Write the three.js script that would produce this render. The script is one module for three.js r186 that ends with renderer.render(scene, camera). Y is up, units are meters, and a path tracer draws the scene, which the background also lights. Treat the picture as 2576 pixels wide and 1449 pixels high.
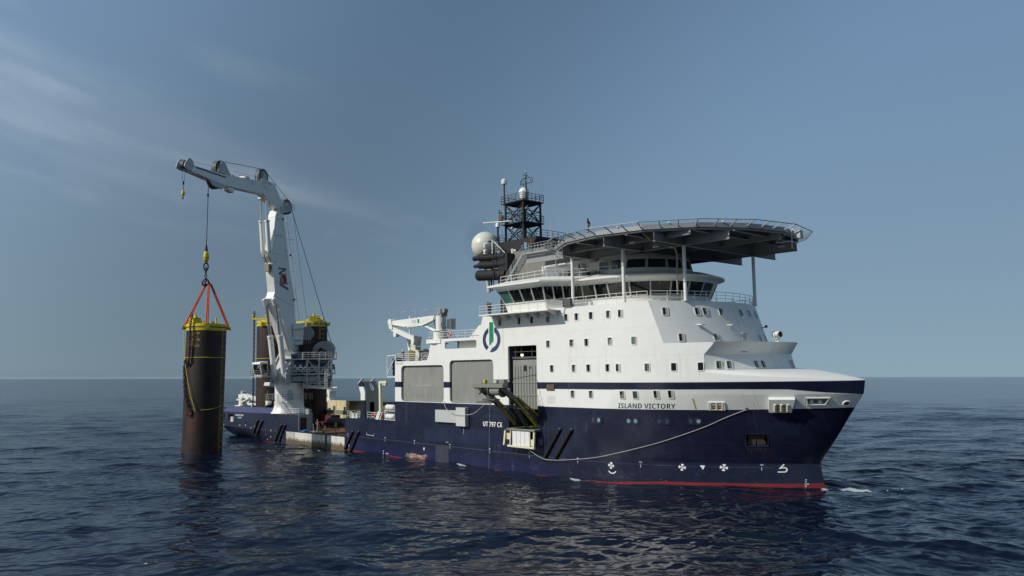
import * as THREE from 'three';
import { mergeGeometries, mergeVertices, toCreasedNormals } from 'three/addons/utils/BufferGeometryUtils.js';
import { RoundedBoxGeometry } from 'three/addons/geometries/RoundedBoxGeometry.js';
import { MarchingCubes } from 'three/addons/objects/MarchingCubes.js';

// ---------------------------------------------------------------- camera, sky, sun, exposure
// x runs forward along the ship, y up, z to starboard; metres; sea level is y = 0
const scene = new THREE.Scene();
const camera = new THREE.PerspectiveCamera(2 * Math.atan(724.5 / 2022) * 180 / Math.PI, 16 / 9, 0.5, 60000);
camera.position.set(160, 11.66, 82);
{
  const th = 43.037 * Math.PI / 180, pitch = 6.3635 * Math.PI / 180;
  camera.lookAt(160 - Math.cos(th) * Math.cos(pitch) * 100, 11.66 + Math.sin(pitch) * 100, 82 - Math.sin(th) * Math.cos(pitch) * 100);
  camera.rotateZ(-0.0023);
}
const renderer = new THREE.WebGLRenderer({ antialias: true });
renderer.setSize(1024, 576);
renderer.toneMapping = THREE.LinearToneMapping;
renderer.toneMappingExposure = 1.0;
renderer.shadowMap.enabled = true;
renderer.shadowMap.type = THREE.PCFSoftShadowMap;

const SUN = new THREE.Vector3(-0.28, 0.56, 0.78).normalize();
const sun = new THREE.DirectionalLight(new THREE.Color(1.0, 0.965, 0.895), 3.3);
sun.position.copy(SUN).multiplyScalar(300).add(new THREE.Vector3(60, 0, 0));
sun.target.position.set(60, 0, 0);
sun.castShadow = true;
sun.shadow.mapSize.set(4096, 4096);
Object.assign(sun.shadow.camera, { left: -110, right: 110, top: 110, bottom: -110, near: 10, far: 700 });
sun.shadow.bias = -0.0005;
scene.add(sun, sun.target);

// seeded noise helpers
function rng(seed) { let s = seed >>> 0; return () => { s = (s + 0x6D2B79F5) >>> 0; let t = s; t = Math.imul(t ^ (t >>> 15), t | 1); t ^= t + Math.imul(t ^ (t >>> 7), t | 61); return ((t ^ (t >>> 14)) >>> 0) / 4294967296; }; }
function hash2(i, j, s) { let h = Math.imul(i, 374761393) + Math.imul(j, 668265263) + Math.imul(s, 1274126177); h = Math.imul(h ^ (h >>> 13), 1274126177); return ((h ^ (h >>> 16)) >>> 0) / 4294967296; }
function vnoise(x, y, s = 0, per = 0) {
  let i = Math.floor(x), j = Math.floor(y); const fx = x - i, fy = y - j, u = fx * fx * (3 - 2 * fx), v = fy * fy * (3 - 2 * fy);
  const w = (a) => per ? ((a % per) + per) % per : a;
  const a = hash2(w(i), w(j), s), b = hash2(w(i + 1), w(j), s), c = hash2(w(i), w(j + 1), s), d = hash2(w(i + 1), w(j + 1), s);
  return a + (b - a) * u + (c - a) * v + (a - b - c + d) * u * v;
}
function fbm(x, y, s, oct = 4, per = 0) { let a = 0, k = 0.5, n = 0; for (let o = 0; o < oct; o++) { a += k * vnoise(x, y, s + o * 17, per); n += k; x *= 2; y *= 2; per *= 2; k *= 0.5; } return a / n; }
const sstep = (a, b, x) => { const t = Math.min(1, Math.max(0, (x - a) / (b - a))); return t * t * (3 - 2 * t); };
const lerp = (a, b, t) => a + (b - a) * t;

// clear sky with thin cirrus on the sun's side
{
  const W = 2048, Hh = 1024, data = new Float32Array(W * Hh * 4);
  const viewAz = Math.atan2(-Math.sin(43.037 * Math.PI / 180), -Math.cos(43.037 * Math.PI / 180));
  for (let j = 0; j < Hh; j++) {
    const el = ((j + 0.5) / Hh - 0.5) * Math.PI, y = Math.sin(el), ce = Math.cos(el);
    for (let i = 0; i < W; i++) {
      const az = ((i + 0.5) / W - 0.5) * 2 * Math.PI, x = Math.cos(az) * ce, z = Math.sin(az) * ce;
      const k = (j * W + i) * 4;
      const mu = x * SUN.x + y * SUN.y + z * SUN.z;
      const e = Math.max(0, y);
      // horizon haze -> blue aloft; dimmest a quarter turn from the sun
      const h = Math.exp(-e * 3.5), ph = (1 + 0.60 * sstep(0, 0.42, Math.abs(mu))) * (1 - 0.42 * sstep(0.38, 0.95, e));
      let r = (0.079 + 0.084 * h) * ph, g = (0.146 + 0.088 * h) * ph, b = (0.258 + 0.022 * h) * ph;
      // brightening towards the sun
      const m = Math.pow(Math.max(0, (mu + 1) / 2), 6), m3 = Math.pow(Math.max(0, mu), 24);
      r += 0.16 * m + 0.8 * m3; g += 0.15 * m + 0.75 * m3; b += 0.13 * m + 0.65 * m3;
      // cirrus: streaks on a high layer, thinning away from the sun's side
      if (e > 0.01) {
        let bank = 0; const px = x / (e + 0.10), pz = z / (e + 0.10);
        const qa = -1.06, ca = Math.cos(qa), sa = Math.sin(qa), qx = ca * px + sa * pz, qz = -sa * px + ca * pz;
        const w1 = fbm(qx * 0.7 + 3, qz * 0.7, 5, 3) * 0.8;
        const st = fbm(qx * 0.45 + w1, qz * 2.6 + w1, 11, 6), wisp = fbm(qx * 1.1 + w1 * 2, qz * 7 + w1 * 3, 19, 5);
        const big = fbm(qx * 0.42 + 9.6, qz * 0.62 + 2.3, 23, 3);
        const side = sstep(-0.42, 0.35, mu);
        const c = (0.75 * sstep(0.36, 0.72, st) + 0.4 * sstep(0.5, 0.75, wisp)) * sstep(0.40, 0.66, big) * side * sstep(0.01, 0.12, e);
        // the long bank of cirrus low on the sun's side, and a thin one above it
        let da = az - viewAz; da = Math.atan2(Math.sin(da), Math.cos(da)); const L = -da * 57.3, E = el * 57.3;
        if (L > -14 && L < 90) { const bl = 12.0 + 0.26 * (L - 10) + 1.2 * (fbm(L * 0.09, 3, 51, 3) - 0.5) * 4, bw = 0.7 + 0.10 * Math.max(0, L - 6), u = (E - bl) / bw, fi = fbm(L * 0.10 + E * 0.05, E * 0.9 - L * 0.22, 57, 5); bank = Math.exp(-u * u * (u > 0 ? 2.2 : 0.6)) * sstep(4, 26, L) * (0.35 + 1.1 * sstep(0.30, 0.75, fi)) * (1 - 0.6 * sstep(60, 90, L)); const u2 = (E - 20.6 - 0.13 * (L - 20)) / 1.0; bank += 0.35 * Math.exp(-u2 * u2) * sstep(10, 22, L) * sstep(0.42, 0.7, fi) + 0.22 * Math.exp(-(((E - 10.2 - 0.05 * L) / 1.6) ** 2)) * sstep(-2, 14, L) * sstep(0.45, 0.7, fbm(L * 0.35, E * 1.6 - L * 0.25, 58, 4)); }
        r += 0.085 * bank; g += 0.081 * bank; b += 0.073 * bank;
        const veil = 0.20 * sstep(-0.25, 0.5, mu) * sstep(0.6, 0.1, e);
        r += 0.06 * c + 0.12 * veil; g += 0.058 * c + 0.118 * veil; b += 0.05 * c + 0.11 * veil;
      }
      data[k] = r; data[k + 1] = g; data[k + 2] = b; data[k + 3] = 1;
    }
  }
  const t = new THREE.DataTexture(data, W, Hh, THREE.RGBAFormat, THREE.FloatType);
  t.mapping = THREE.EquirectangularReflectionMapping; t.magFilter = THREE.LinearFilter; t.minFilter = THREE.LinearFilter; t.needsUpdate = true;
  scene.background = t; scene.environment = t;
}

// ---------------------------------------------------------------- the sea
// slick water (calm, in the ship's lee) is 1 there
function lee(x, z) {
  const n = fbm(x * 0.035, z * 0.05, 71, 2) - 0.5;
  const a = sstep(6, 16, x + n * 30) * (1 - sstep(108, 124, x + n * 20));
  const b = sstep(-2, 6, z) * (1 - sstep(62, 92, z + n * 40));
  const left = sstep(0.5, 0.62, fbm(x * 0.02 + 4, z * 0.05 + 1, 93, 2)) * sstep(25, 40, z) * 0.8;
  return Math.max(a * b, left);
}
{
  const R = rng(4), waves = [];
  const wind = Math.atan2(0.45, 0.89);            // travel direction of the waves
  for (let i = 0; i < 60; i++) {
    const f = i / 59, L = 0.7 * Math.pow(46 / 0.7, f) * (0.93 + 0.14 * R());
    const spread = 1.15 * (1 - 0.45 * f), a = wind + (R() + R() + R() - 1.5) * spread;
    const k = 2 * Math.PI / L;
    let slope = 0.043 * (L < 1.2 ? 0.8 : L < 8 ? 1 : Math.pow(8 / L, 0.8));
    waves.push({ L, k, cx: Math.cos(a), cz: Math.sin(a), A: slope / k, p: R() * 6.283 });
  }
  waves.sort((a, b) => a.L - b.L); const NW = waves.length, COS = new Float32Array(8192); for (let i = 0; i < 8192; i++) COS[i] = Math.cos(i / 8192 * 2 * Math.PI);
  const angs = [], va = Math.atan2(-Math.sin(43.037 * Math.PI / 180), -Math.cos(43.037 * Math.PI / 180));
  const half = 0.70, nf = 820;
  for (let i = 0; i <= nf; i++) angs.push(va - half + 2 * half * i / nf);
  const nc = 110; for (let i = 1; i <= nc; i++) angs.push(va + half + (2 * Math.PI - 2 * half) * i / nc);
  const rad = [3, 8, 14, 20, 24, 28, 31, 34, 37, 39, 41]; { let d = Math.atan(11.66 / 42); while (d > 0.0009) { rad.push(11.66 / Math.tan(d)); d -= d < 0.004 ? 0.0003 : 0.00048; } rad.push(18000, 26000, 40000); }
  const FOAM = [[122.0, -1.6, 1.8, 2.2, 0.62], [125, -4.5, 2.6, 3.8, 0.55], [120.6, 1.2, 1.2, 1.6, 0.6], [118, 4.4, 4.5, 1.2, 0.3], [76, 12.6, 3, 0.7, 0.5], [96, 12.3, 1.6, 0.6, 0.7], [96.5, 62, 2.6, 1.3, 0.44], [86.5, 67.5, 2.0, 1.1, 0.42], [40, 13.5, 6, 1.3, 0.45], [105, 63, 1.8, 0.6, 0.45], [60, 12.4, 8, 0.5, 0.42], [85, 12.3, 9, 0.5, 0.40], [101, 11.4, 5, 0.6, 0.42], [110, 8.2, 4, 1.0, 0.42], [31, 33.0, 4, 1.2, 0.42], [12, 9.6, 8, 1.2, 0.4]];
  const nA = angs.length, nR = rad.length, pos = new Float32Array(nA * nR * 3), foamAt = new Float32Array(nA * nR), uv = new Float32Array(nA * nR * 2);
  for (let j = 0; j < nR; j++) {
    const r = rad[j], dr = j ? r - rad[j - 1] : 5;
    for (let i = 0; i < nA; i++) {
      const fine = i <= nf, sp = Math.max(dr, r * (fine ? 2 * half / nf : 0.05) * 1.0, 0.22);
      const x0 = camera.position.x + Math.cos(angs[i]) * r, z0 = camera.position.z + Math.sin(angs[i]) * r;
      let X = x0, Y = 0, Z = z0;
      const calm = r < 900 ? lee(x0, z0) : 0;
      const gust = r < 2500 ? 0.55 + 0.9 * fbm(x0 * 0.012 + 50, z0 * 0.012, 37, 2) : 1;
      for (let q = NW - 1; q >= 0; q--) {
        const w = waves[q]; if (w.L < sp * 2.2) break;
        let A = w.A * gust, rr = w.L / sp; if (rr < 4) A *= sstep(2.2, 4, rr);
        if (calm > 0) A *= 1 - calm * (w.L < 2 ? 0.6 : w.L < 4 ? 0.55 : w.L < 8 ? 0.45 : 0.1);
        let ti = (w.k * (w.cx * x0 + w.cz * z0) + w.p) * 1303.797; ti = (ti | 0) & 8191;
        Y += A * COS[ti]; const s = 1.05 * A * COS[(ti + 6144) & 8191]; X -= s * w.cx; Z -= s * w.cz;
      }
      const k = j * nA + i;
      pos[3 * k] = X; pos[3 * k + 1] = Y; pos[3 * k + 2] = Z; uv[2 * k] = x0 / 61; uv[2 * k + 1] = z0 / 61;
      // foam: broken water at the bow, on a few crests and by the side
      let f = 0;
      if (r < 220) {
        
        let m = 0; for (const [cx, cz, rx, rz, amt] of FOAM) { const dx = (x0 - cx) / rx, dz = (z0 - cz) / rz, q = dx * dx + dz * dz; if (q < 4) m += amt * Math.exp(-q * 1.3); }
        if (m > 0.1) f = 0.85 * sstep(0.30, 0.66, m * (0.1 + 1.6 * fbm(x0 * 1.7 + 0.8 * fbm(x0, z0, 8, 2), z0 * 1.7, 3, 5)));
      }
      foamAt[k] = f;
    }
  }
  const idx = [];
  for (let j = 0; j + 1 < nR; j++) { for (let i = 0; i + 1 < nA; i++) { const a = j * nA + i, b = a + 1, c = a + nA, d = c + 1; idx.push(a, b, c, b, d, c); } }
  const g = new THREE.BufferGeometry();
  g.setAttribute('position', new THREE.BufferAttribute(pos, 3)); g.setAttribute('uv', new THREE.BufferAttribute(uv, 2));
  g.setIndex(idx); g.computeVertexNormals();
  // foam lies on the water as patches of its own
  { const fp = []; for (let t = 0; t < idx.length; t += 3) { const a = idx[t], b = idx[t + 1], c = idx[t + 2]; if (foamAt[a] + foamAt[b] + foamAt[c] > 1.2) for (const v of [a, b, c]) fp.push(pos[3 * v], pos[3 * v + 1] + 0.025, pos[3 * v + 2]); }
    const fg = new THREE.BufferGeometry(); fg.setAttribute('position', new THREE.Float32BufferAttribute(fp, 3)); fg.computeVertexNormals();
    const fm = new THREE.Mesh(fg, new THREE.MeshPhysicalMaterial({ color: new THREE.Color('#b4bdc2'), roughness: 0.9, side: THREE.DoubleSide })); fm.name = 'sea_foam'; fm.userData = { kind: 'stuff', label: 'patches of white foam broken at the bow and along the hull', category: 'foam' }; scene.add(fm); }
  // ripples: a tiling height field, metres
  const N = 1024, rip = new Uint8Array(N * N * 4), R2 = rng(9), cs = [];
  for (let i = 0; i < 96; i++) {
    const L = 0.40 * Math.pow(5.5 / 0.40, R2()), n = 61 / L, a = wind + (R2() + R2() - 1) * 1.5;
    cs.push([Math.round(Math.cos(a) * n), Math.round(Math.sin(a) * n), L, R2() * 6.283]);
  }
  const hf = new Float32Array(N * N); let mx = 0, slope2 = 0;
  const tab = new Float32Array(4096); for (let i = 0; i < 4096; i++) tab[i] = Math.cos(i / 4096 * 2 * Math.PI);
  for (const [nx, nz, L, p] of cs) { const A = Math.pow(L, 0.95); slope2 += 0.5 * (A * 2 * Math.PI / L) ** 2; for (let j = 0; j < N; j++) for (let i = 0; i < N; i++) hf[j * N + i] += A * tab[(((nx * i + nz * j) * 4 + (p * 652 | 0)) % 4096 + 4096) & 4095]; }
  for (const v of hf) mx = Math.max(mx, Math.abs(v));
  for (let i = 0; i < N * N; i++) { const v = 127.5 + 127.5 * hf[i] / mx; rip[4 * i] = rip[4 * i + 1] = rip[4 * i + 2] = v; rip[4 * i + 3] = 255; }
  const bt = new THREE.DataTexture(rip, N, N); bt.wrapS = bt.wrapT = THREE.RepeatWrapping; bt.magFilter = bt.minFilter = THREE.LinearFilter; bt.needsUpdate = true;
  const m = new THREE.MeshPhysicalMaterial({ color: new THREE.Color().setRGB(0.0035, 0.0075, 0.020), roughness: 0.11, ior: 1.333, bumpMap: bt, bumpScale: 2 * mx * 0.15 / Math.sqrt(slope2) });
  const o = new THREE.Mesh(g, m); o.name = 'sea'; o.userData = { kind: 'structure', label: 'dark blue open sea with short choppy waves', category: 'sea' };
  o.receiveShadow = true; scene.add(o);
}
// ---------------------------------------------------------------- helpers
const V3 = (x, y, z) => new THREE.Vector3(x, y, z);
const aboard = [];                                   // everything that heels with the ship
const usedNames = {};
function numbered(n) { const k = (usedNames[n] = (usedNames[n] ?? -1) + 1); return k ? n + '_' + String(k).padStart(3, '0') : n; }
function mat(hex, roughness = 0.5, metalness = 0, extra = {}) { return new THREE.MeshPhysicalMaterial({ color: new THREE.Color(hex), roughness, metalness, side: THREE.DoubleSide, ...extra }); }
function flat(g) { const h = g.index ? g.toNonIndexed() : g; for (const k of Object.keys(h.attributes)) if (!['position', 'normal', 'uv'].includes(k)) h.deleteAttribute(k); if (!h.attributes.uv) h.setAttribute('uv', new THREE.BufferAttribute(new Float32Array(h.attributes.position.count * 2), 2)); if (!h.attributes.normal) h.computeVertexNormals(); return h; }
function join(gs) { gs = gs.flat(Infinity).filter(Boolean); return gs.length === 1 ? gs[0] : mergeGeometries(gs.map(flat), false); }
function part(name, gs, m, parent, label) {
  const o = new THREE.Mesh(gs.isBufferGeometry ? gs : join(gs), m); o.name = name; o.castShadow = o.receiveShadow = true;
  if (label) o.userData.label = label;
  parent.add(o); return o;
}
function parts(name, gs, m, parent) { for (const g of gs) part(name, g, m, parent); }
function group(name, parent) { const o = new THREE.Group(); o.name = name; parent.add(o); return o; }
function thing(name, label, category, grp, onShip = true) {
  const o = new THREE.Group(); o.name = numbered(name); o.userData = { label, category }; if (grp) o.userData.group = grp;
  scene.add(o); if (onShip) aboard.push(o); return o;
}
// geometry makers
function box(w, h, d, x = 0, y = 0, z = 0, ry = 0) { const g = new THREE.BoxGeometry(w, h, d); if (ry) g.rotateY(ry); return g.translate(x, y, z); }
function span(x0, x1, y0, y1, z0, z1) { return box(Math.abs(x1 - x0), Math.abs(y1 - y0), Math.abs(z1 - z0), (x0 + x1) / 2, (y0 + y1) / 2, (z0 + z1) / 2); }
function rbox(w, h, d, r, x = 0, y = 0, z = 0) { return new RoundedBoxGeometry(w, h, d, 2, r).translate(x, y, z); }
function rspan(x0, x1, y0, y1, z0, z1, r = 0.04) { return rbox(Math.abs(x1 - x0), Math.abs(y1 - y0), Math.abs(z1 - z0), r, (x0 + x1) / 2, (y0 + y1) / 2, (z0 + z1) / 2); }
function along(g, p, q) { // geometry made along +y, unit length centred, moved to p..q
  const a = V3(...p), b = V3(...q), d = b.clone().sub(a), L = d.length();
  return g.scale(1, L, 1).applyQuaternion(new THREE.Quaternion().setFromUnitVectors(V3(0, 1, 0), d.normalize())).translate((a.x + b.x) / 2, (a.y + b.y) / 2, (a.z + b.z) / 2);
}
function bar(p, q, r, n = 6, r2) { return along(new THREE.CylinderGeometry(r2 ?? r, r, 1, n), p, q); }
function beam(p, q, w, h) { // rectangular beam: w horizontal, h in the vertical plane
  const a = V3(...p), b = V3(...q), d = b.clone().sub(a), L = d.length(); d.normalize();
  const up = Math.abs(d.y) > 0.98 ? V3(1, 0, 0) : V3(0, 1, 0), sx = V3().crossVectors(up, d).normalize(), sy = V3().crossVectors(d, sx);
  const g = new THREE.BoxGeometry(w, h, L); g.applyMatrix4(new THREE.Matrix4().makeBasis(sx, sy, d)); return g.translate((a.x + b.x) / 2, (a.y + b.y) / 2, (a.z + b.z) / 2);
}
function tube(pts, r, seg = 24, n = 6) { return new THREE.TubeGeometry(new THREE.CatmullRomCurve3(pts.map((p) => V3(...p))), seg, r, n, false); }
function shapeOf(pts) { const s = new THREE.Shape(); pts.forEach(([x, y], i) => i ? s.lineTo(x, y) : s.moveTo(x, y)); s.closePath(); return s; }
function rrect(x0, x1, y0, y1, r, P = THREE.Path) {
  const s = new P(); s.moveTo(x0 + r, y0); s.lineTo(x1 - r, y0); s.quadraticCurveTo(x1, y0, x1, y0 + r); s.lineTo(x1, y1 - r); s.quadraticCurveTo(x1, y1, x1 - r, y1);
  s.lineTo(x0 + r, y1); s.quadraticCurveTo(x0, y1, x0, y1 - r); s.lineTo(x0, y0 + r); s.quadraticCurveTo(x0, y0, x0 + r, y0); return s;
}
function extrude(shape, depth, bevel = 0) { return new THREE.ExtrudeGeometry(shape, { depth, bevelEnabled: bevel > 0, bevelSize: bevel, bevelThickness: bevel, bevelSegments: 1, curveSegments: 5 }); }
// extrude an (x,y) outline over z0..z1
function slab(pts, z0, z1) { return extrude(Array.isArray(pts) ? shapeOf(pts) : pts, z1 - z0).translate(0, 0, z0); }
// grid surface from f(u,v) -> [x,y,z]
function sheet(f, nu, nv, uvf) {
  const pos = [], uv = [], idx = [];
  for (let j = 0; j <= nv; j++) for (let i = 0; i <= nu; i++) { const p = f(i / nu, j / nv); pos.push(...p); uv.push(...(uvf ? uvf(p) : [i / nu, j / nv])); }
  for (let j = 0; j < nv; j++) for (let i = 0; i < nu; i++) { const a = j * (nu + 1) + i, b = a + 1, c = a + nu + 1, d = c + 1; idx.push(a, b, d, a, d, c); }
  const g = new THREE.BufferGeometry(); g.setAttribute('position', new THREE.Float32BufferAttribute(pos, 3)); g.setAttribute('uv', new THREE.Float32BufferAttribute(uv, 2)); g.setIndex(idx); g.computeVertexNormals(); return g;
}
function quad(a, b, c, d) { return sheet((u, v) => [0, 1, 2].map((k) => lerp(lerp(a[k], b[k], u), lerp(d[k], c[k], u), v)), 1, 1); }
// strip between two polylines of the same length
function strip(A, B, uvf) { const n = A.length - 1; return toCreasedNormals(sheet((u, v) => { const i = Math.round(u * n); return v < 0.5 ? A[i] : B[i]; }, n, 1, uvf), 0.35); }
function poly(pts, y) { const g = new THREE.ShapeGeometry(shapeOf(pts)); g.rotateX(Math.PI / 2); return g.translate(0, y, 0); }   // pts are [x,z]
function mirrorZ(g) { const h = g.clone().scale(1, 1, -1); const ix = h.index; if (ix) { for (let i = 0; i < ix.count; i += 3) { const t = ix.getX(i); ix.setX(i, ix.getX(i + 1)); ix.setX(i + 1, t); } } h.computeVertexNormals(); return h; }
// guard rail along points: three rails and stanchions
function railing(pts, h = 1.1, rails = 3, gap = 1.5, r = 0.026, closed = false) {
  const out = []; const P = closed ? [...pts, pts[0]] : pts;
  for (let i = 0; i + 1 < P.length; i++) {
    const [a, b] = [P[i], P[i + 1]], L = Math.hypot(b[0] - a[0], b[1] - a[1], b[2] - a[2]), n = Math.max(1, Math.round(L / gap));
    for (let k = 1; k <= rails; k++) out.push(bar([a[0], a[1] + h * k / rails, a[2]], [b[0], b[1] + h * k / rails, b[2]], k === rails ? r * 1.25 : r, 5));
    for (let k = 0; k <= n; k++) { if (k === 0 && i > 0) continue; const t = k / n, x = lerp(a[0], b[0], t), y = lerp(a[1], b[1], t), z = lerp(a[2], b[2], t); out.push(bar([x, y, z], [x, y + h, z], r * 1.2, 5)); }
  }
  return out;
}
function ladder(p, q, w, rung = 0.35, r = 0.025, side = [1, 0, 0]) {
  const s = V3(...side).normalize().multiplyScalar(w / 2), out = [], L = Math.hypot(q[0] - p[0], q[1] - p[1], q[2] - p[2]), n = Math.round(L / rung);
  for (const k of [-1, 1]) out.push(bar([p[0] + k * s.x, p[1] + k * s.y, p[2] + k * s.z], [q[0] + k * s.x, q[1] + k * s.y, q[2] + k * s.z], r, 5));
  for (let i = 1; i < n; i++) { const t = i / n, c = [lerp(p[0], q[0], t), lerp(p[1], q[1], t), lerp(p[2], q[2], t)]; out.push(bar([c[0] - s.x, c[1] - s.y, c[2] - s.z], [c[0] + s.x, c[1] + s.y, c[2] + s.z], r * 0.8, 4)); }
  return out;
}
// painted sheet: canvas drawn in metres, then fine grain and weathering
function paint(x0, x1, y0, y1, ppm, draw, weather) {
  const W = Math.min(2048, Math.round((x1 - x0) * ppm)), Hh = Math.min(2048, Math.round((y1 - y0) * ppm));
  const c = document.createElement('canvas'); c.width = W; c.height = Hh; const g = c.getContext('2d');
  const sx = W / (x1 - x0), sy = Hh / (y1 - y0);
  const q = { g, X: (x) => (x - x0) * sx, Y: (y) => (y1 - y) * sy, s: sx,
    rect(a, b, lo, hi, col) { g.fillStyle = col; g.fillRect((a - x0) * sx, (y1 - hi) * sy, (b - a) * sx, (hi - lo) * sy); },
    poly(pts, col) { g.fillStyle = col; g.beginPath(); pts.forEach(([x, y], i) => i ? g.lineTo((x - x0) * sx, (y1 - y) * sy) : g.moveTo((x - x0) * sx, (y1 - y) * sy)); g.closePath(); g.fill(); },
    line(pts, w, col) { g.strokeStyle = col; g.lineWidth = w * sx; g.beginPath(); pts.forEach(([x, y], i) => i ? g.lineTo((x - x0) * sx, (y1 - y) * sy) : g.moveTo((x - x0) * sx, (y1 - y) * sy)); g.stroke(); },
    text(t, xa, xb, y, h, col, font = 'bold') { g.save(); g.fillStyle = col; const fs = h * sy / 0.72; g.font = font + ' ' + fs.toFixed(1) + 'px sans-serif'; const w = g.measureText(t).width; g.translate((xa - x0) * sx, (y1 - y) * sy); g.scale((xb - xa) * sx / w, 1); g.fillText(t, 0, 0); g.restore(); } };
  draw(q);
  const im = g.getImageData(0, 0, W, Hh), d = im.data;
  const out = new Uint8Array(W * Hh * 4);
  for (let j = 0; j < Hh; j++) for (let i = 0; i < W; i++) {
    const k = (j * W + i) * 4, o = ((Hh - 1 - j) * W + i) * 4, x = x0 + i / sx, y = y1 - j / sy;
    const rgb = [d[k], d[k + 1], d[k + 2]]; weather(x, y, rgb);
    for (let e = 0; e < 3; e++) out[o + e] = Math.max(0, Math.min(255, rgb[e])); out[o + 3] = 255;
  }
  const t = new THREE.DataTexture(out, W, Hh); t.colorSpace = THREE.SRGBColorSpace; t.magFilter = t.minFilter = THREE.LinearFilter; t.needsUpdate = true; return t;
}
function planarUV(g, x0, x1, y0, y1) { const p = g.attributes.position, uv = new Float32Array(p.count * 2); for (let i = 0; i < p.count; i++) { uv[2 * i] = (p.getX(i) - x0) / (x1 - x0); uv[2 * i + 1] = (p.getY(i) - y0) / (y1 - y0); } g.setAttribute('uv', new THREE.BufferAttribute(uv, 2)); return g; }

// shared paints (base colours)
const M = {
  white: mat('#e2e2dc', 0.42), cream: mat('#d8d2b4', 0.55), grey: mat('#8b8d8c', 0.55), dgrey: mat('#4c4f50', 0.6), lgrey: mat('#b4b7b7', 0.5),
  steel: mat('#a3a7a8', 0.4, 0.35), black: mat('#0e0f11', 0.55), navy: mat('#191d35', 0.38), deck: mat('#4d5a52', 0.85), rust: mat('#5b3324', 0.9),
  yellow: mat('#c8b312', 0.5), orange: mat('#cc4f27', 0.75), red: mat('#8f2a2a', 0.6), rubber: mat('#141414', 0.85), rope: mat('#b9b6a8', 0.9), wire: mat('#2a2c30', 0.6, 0.3),
  chrome: mat('#c9ccd0', 0.18, 0.9), glass: mat('#0a0e0f', 0.06, 0, { ior: 1.5 }), glassTeal: mat('#3a5c58', 0.1, 0, { ior: 1.5 }), glassPale: mat('#5d6c69', 0.1), glassGrey: mat('#3f4a4c', 0.08), blind: mat('#a7a493', 0.8),
  lars: mat('#7c7f74', 0.6), larsDark: mat('#4e514d', 0.6), wood: mat('#6b4a2c', 0.9), green: mat('#1c7a55', 0.5), helial: mat('#9a9d9c', 0.45, 0.3), chain: mat('#33261f', 0.8), ropeY: mat('#c9c22c', 0.8)
};
// ---------------------------------------------------------------- the ship: hull and superstructure shell
const ship = thing('offshore_ship', 'large offshore work ship with navy blue hull and white superstructure, helideck over the bridge', 'ship');
const HY = [-3, 0, 2.7, 5.5, 8.4, 10, 11.35, 30], HX0 = [91, 92, 94, 97, 100, 101.1, 102, 102], HT = [120.5, 119.9, 119.4, 121.4, 123.3, 124.4, 124.6, 124.6],
  HP = [2, 2, 1.9, 1.7, 1.5, 1.56, 1.62, 1.62], HQ = [1.2, 1.2, 1.2, 1.2, 1.2, 1.26, 1.32, 1.32];
function interp(x, xs, ys) { if (x <= xs[0]) return ys[0]; for (let i = 1; i < xs.length; i++) if (x <= xs[i]) return lerp(ys[i - 1], ys[i], (x - xs[i - 1]) / (xs[i] - xs[i - 1])); return ys[ys.length - 1]; }
const hullX0 = (y) => interp(y, HY, HX0), hullTip = (y) => interp(y, HY, HT);
function hullZ(x, y) { const x0 = hullX0(y), t = (x - x0) / (hullTip(y) - x0); if (t <= 0) return 11.5; if (t >= 1) return 0; return 11.5 * Math.pow(1 - Math.pow(t, interp(y, HY, HP)), 1 / interp(y, HY, HQ)); }
function hullN(x, y) { const e = 0.05, zx = (hullZ(x + e, y) - hullZ(x - e, y)) / (2 * e), zy = (hullZ(x, y + e) - hullZ(x, y - e)) / (2 * e); return V3(-zx, -zy, 1).normalize(); }

// --- paint: white above, blue stripe, navy hull, red boot top, lettering and marks
const CW = '#e3e3dd', CB = '#171b30', CR = '#7d2c29', CBAND = '#1a1e36';
function bands(q, x0, x1, stripeLow) {
  q.rect(x0, x1, -5, 25, CW); q.rect(x0, x1, -5, 8.36, CB); q.rect(x0, x1, -5, 0.10, CR);
  q.poly([[x0, 11.3], [x1, 11.3], ...stripeLow], CBAND);
}
function weatherHull(seed, wear = 1) {
  return (x, y, c) => {
    const n = fbm(x * 1.3, y * 1.3, seed, 3) - 0.5, fine = hash2(x * 60 | 0, y * 60 | 0, seed) - 0.5;
    const isBlue = c[2] > c[0] * 1.3 && c[0] < 90, isWhite = c[0] > 190;
    // runs of salt and dirt down the plating, with their own outlines
    const streak = sstep(0.60, 0.86, fbm(x * 3.1, y * 0.16 + 5, seed + 3, 3)) * sstep(0.42, 0.62, fbm(x * 0.23, y * 0.4, seed + 9, 2));
    if (isBlue) {
      const patch = sstep(0.47, 0.60, fbm(x * 0.17, y * 0.35, seed + 21, 3)), worn = sstep(0.70, 0.78, fbm(x * 2.2, y * 2.6, seed + 31, 4)) * sstep(3.2, 1.0, y);
      const a = 26 * streak * wear + 7 * patch + 12 * n + 4 * fine;
      c[0] += a * 0.9 + 22 * worn; c[1] += a + 22 * worn; c[2] += a * 0.95 + 18 * worn;
    } else if (isWhite) {
      const a = 7 * n + 3 * fine - 11 * streak; c[0] += a; c[1] += a * 1.0; c[2] += a * 1.1 - 2 * streak;
    } else { const a = 10 * n + 4 * fine; c[0] += a; c[1] += a; c[2] += a; }
  };
}
const SX0 = 44, SX1 = 104, SY0 = -3, SY1 = 20.6;
const frameMarks = (q, xs) => { for (const [x, y, t] of xs) { q.text(t, x - 0.16, x + 0.16, y + 0.12, 0.17, '#d9dade'); q.rect(x - 0.03, x + 0.03, y - 0.35, y - 0.02, '#d9dade'); } };
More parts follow.
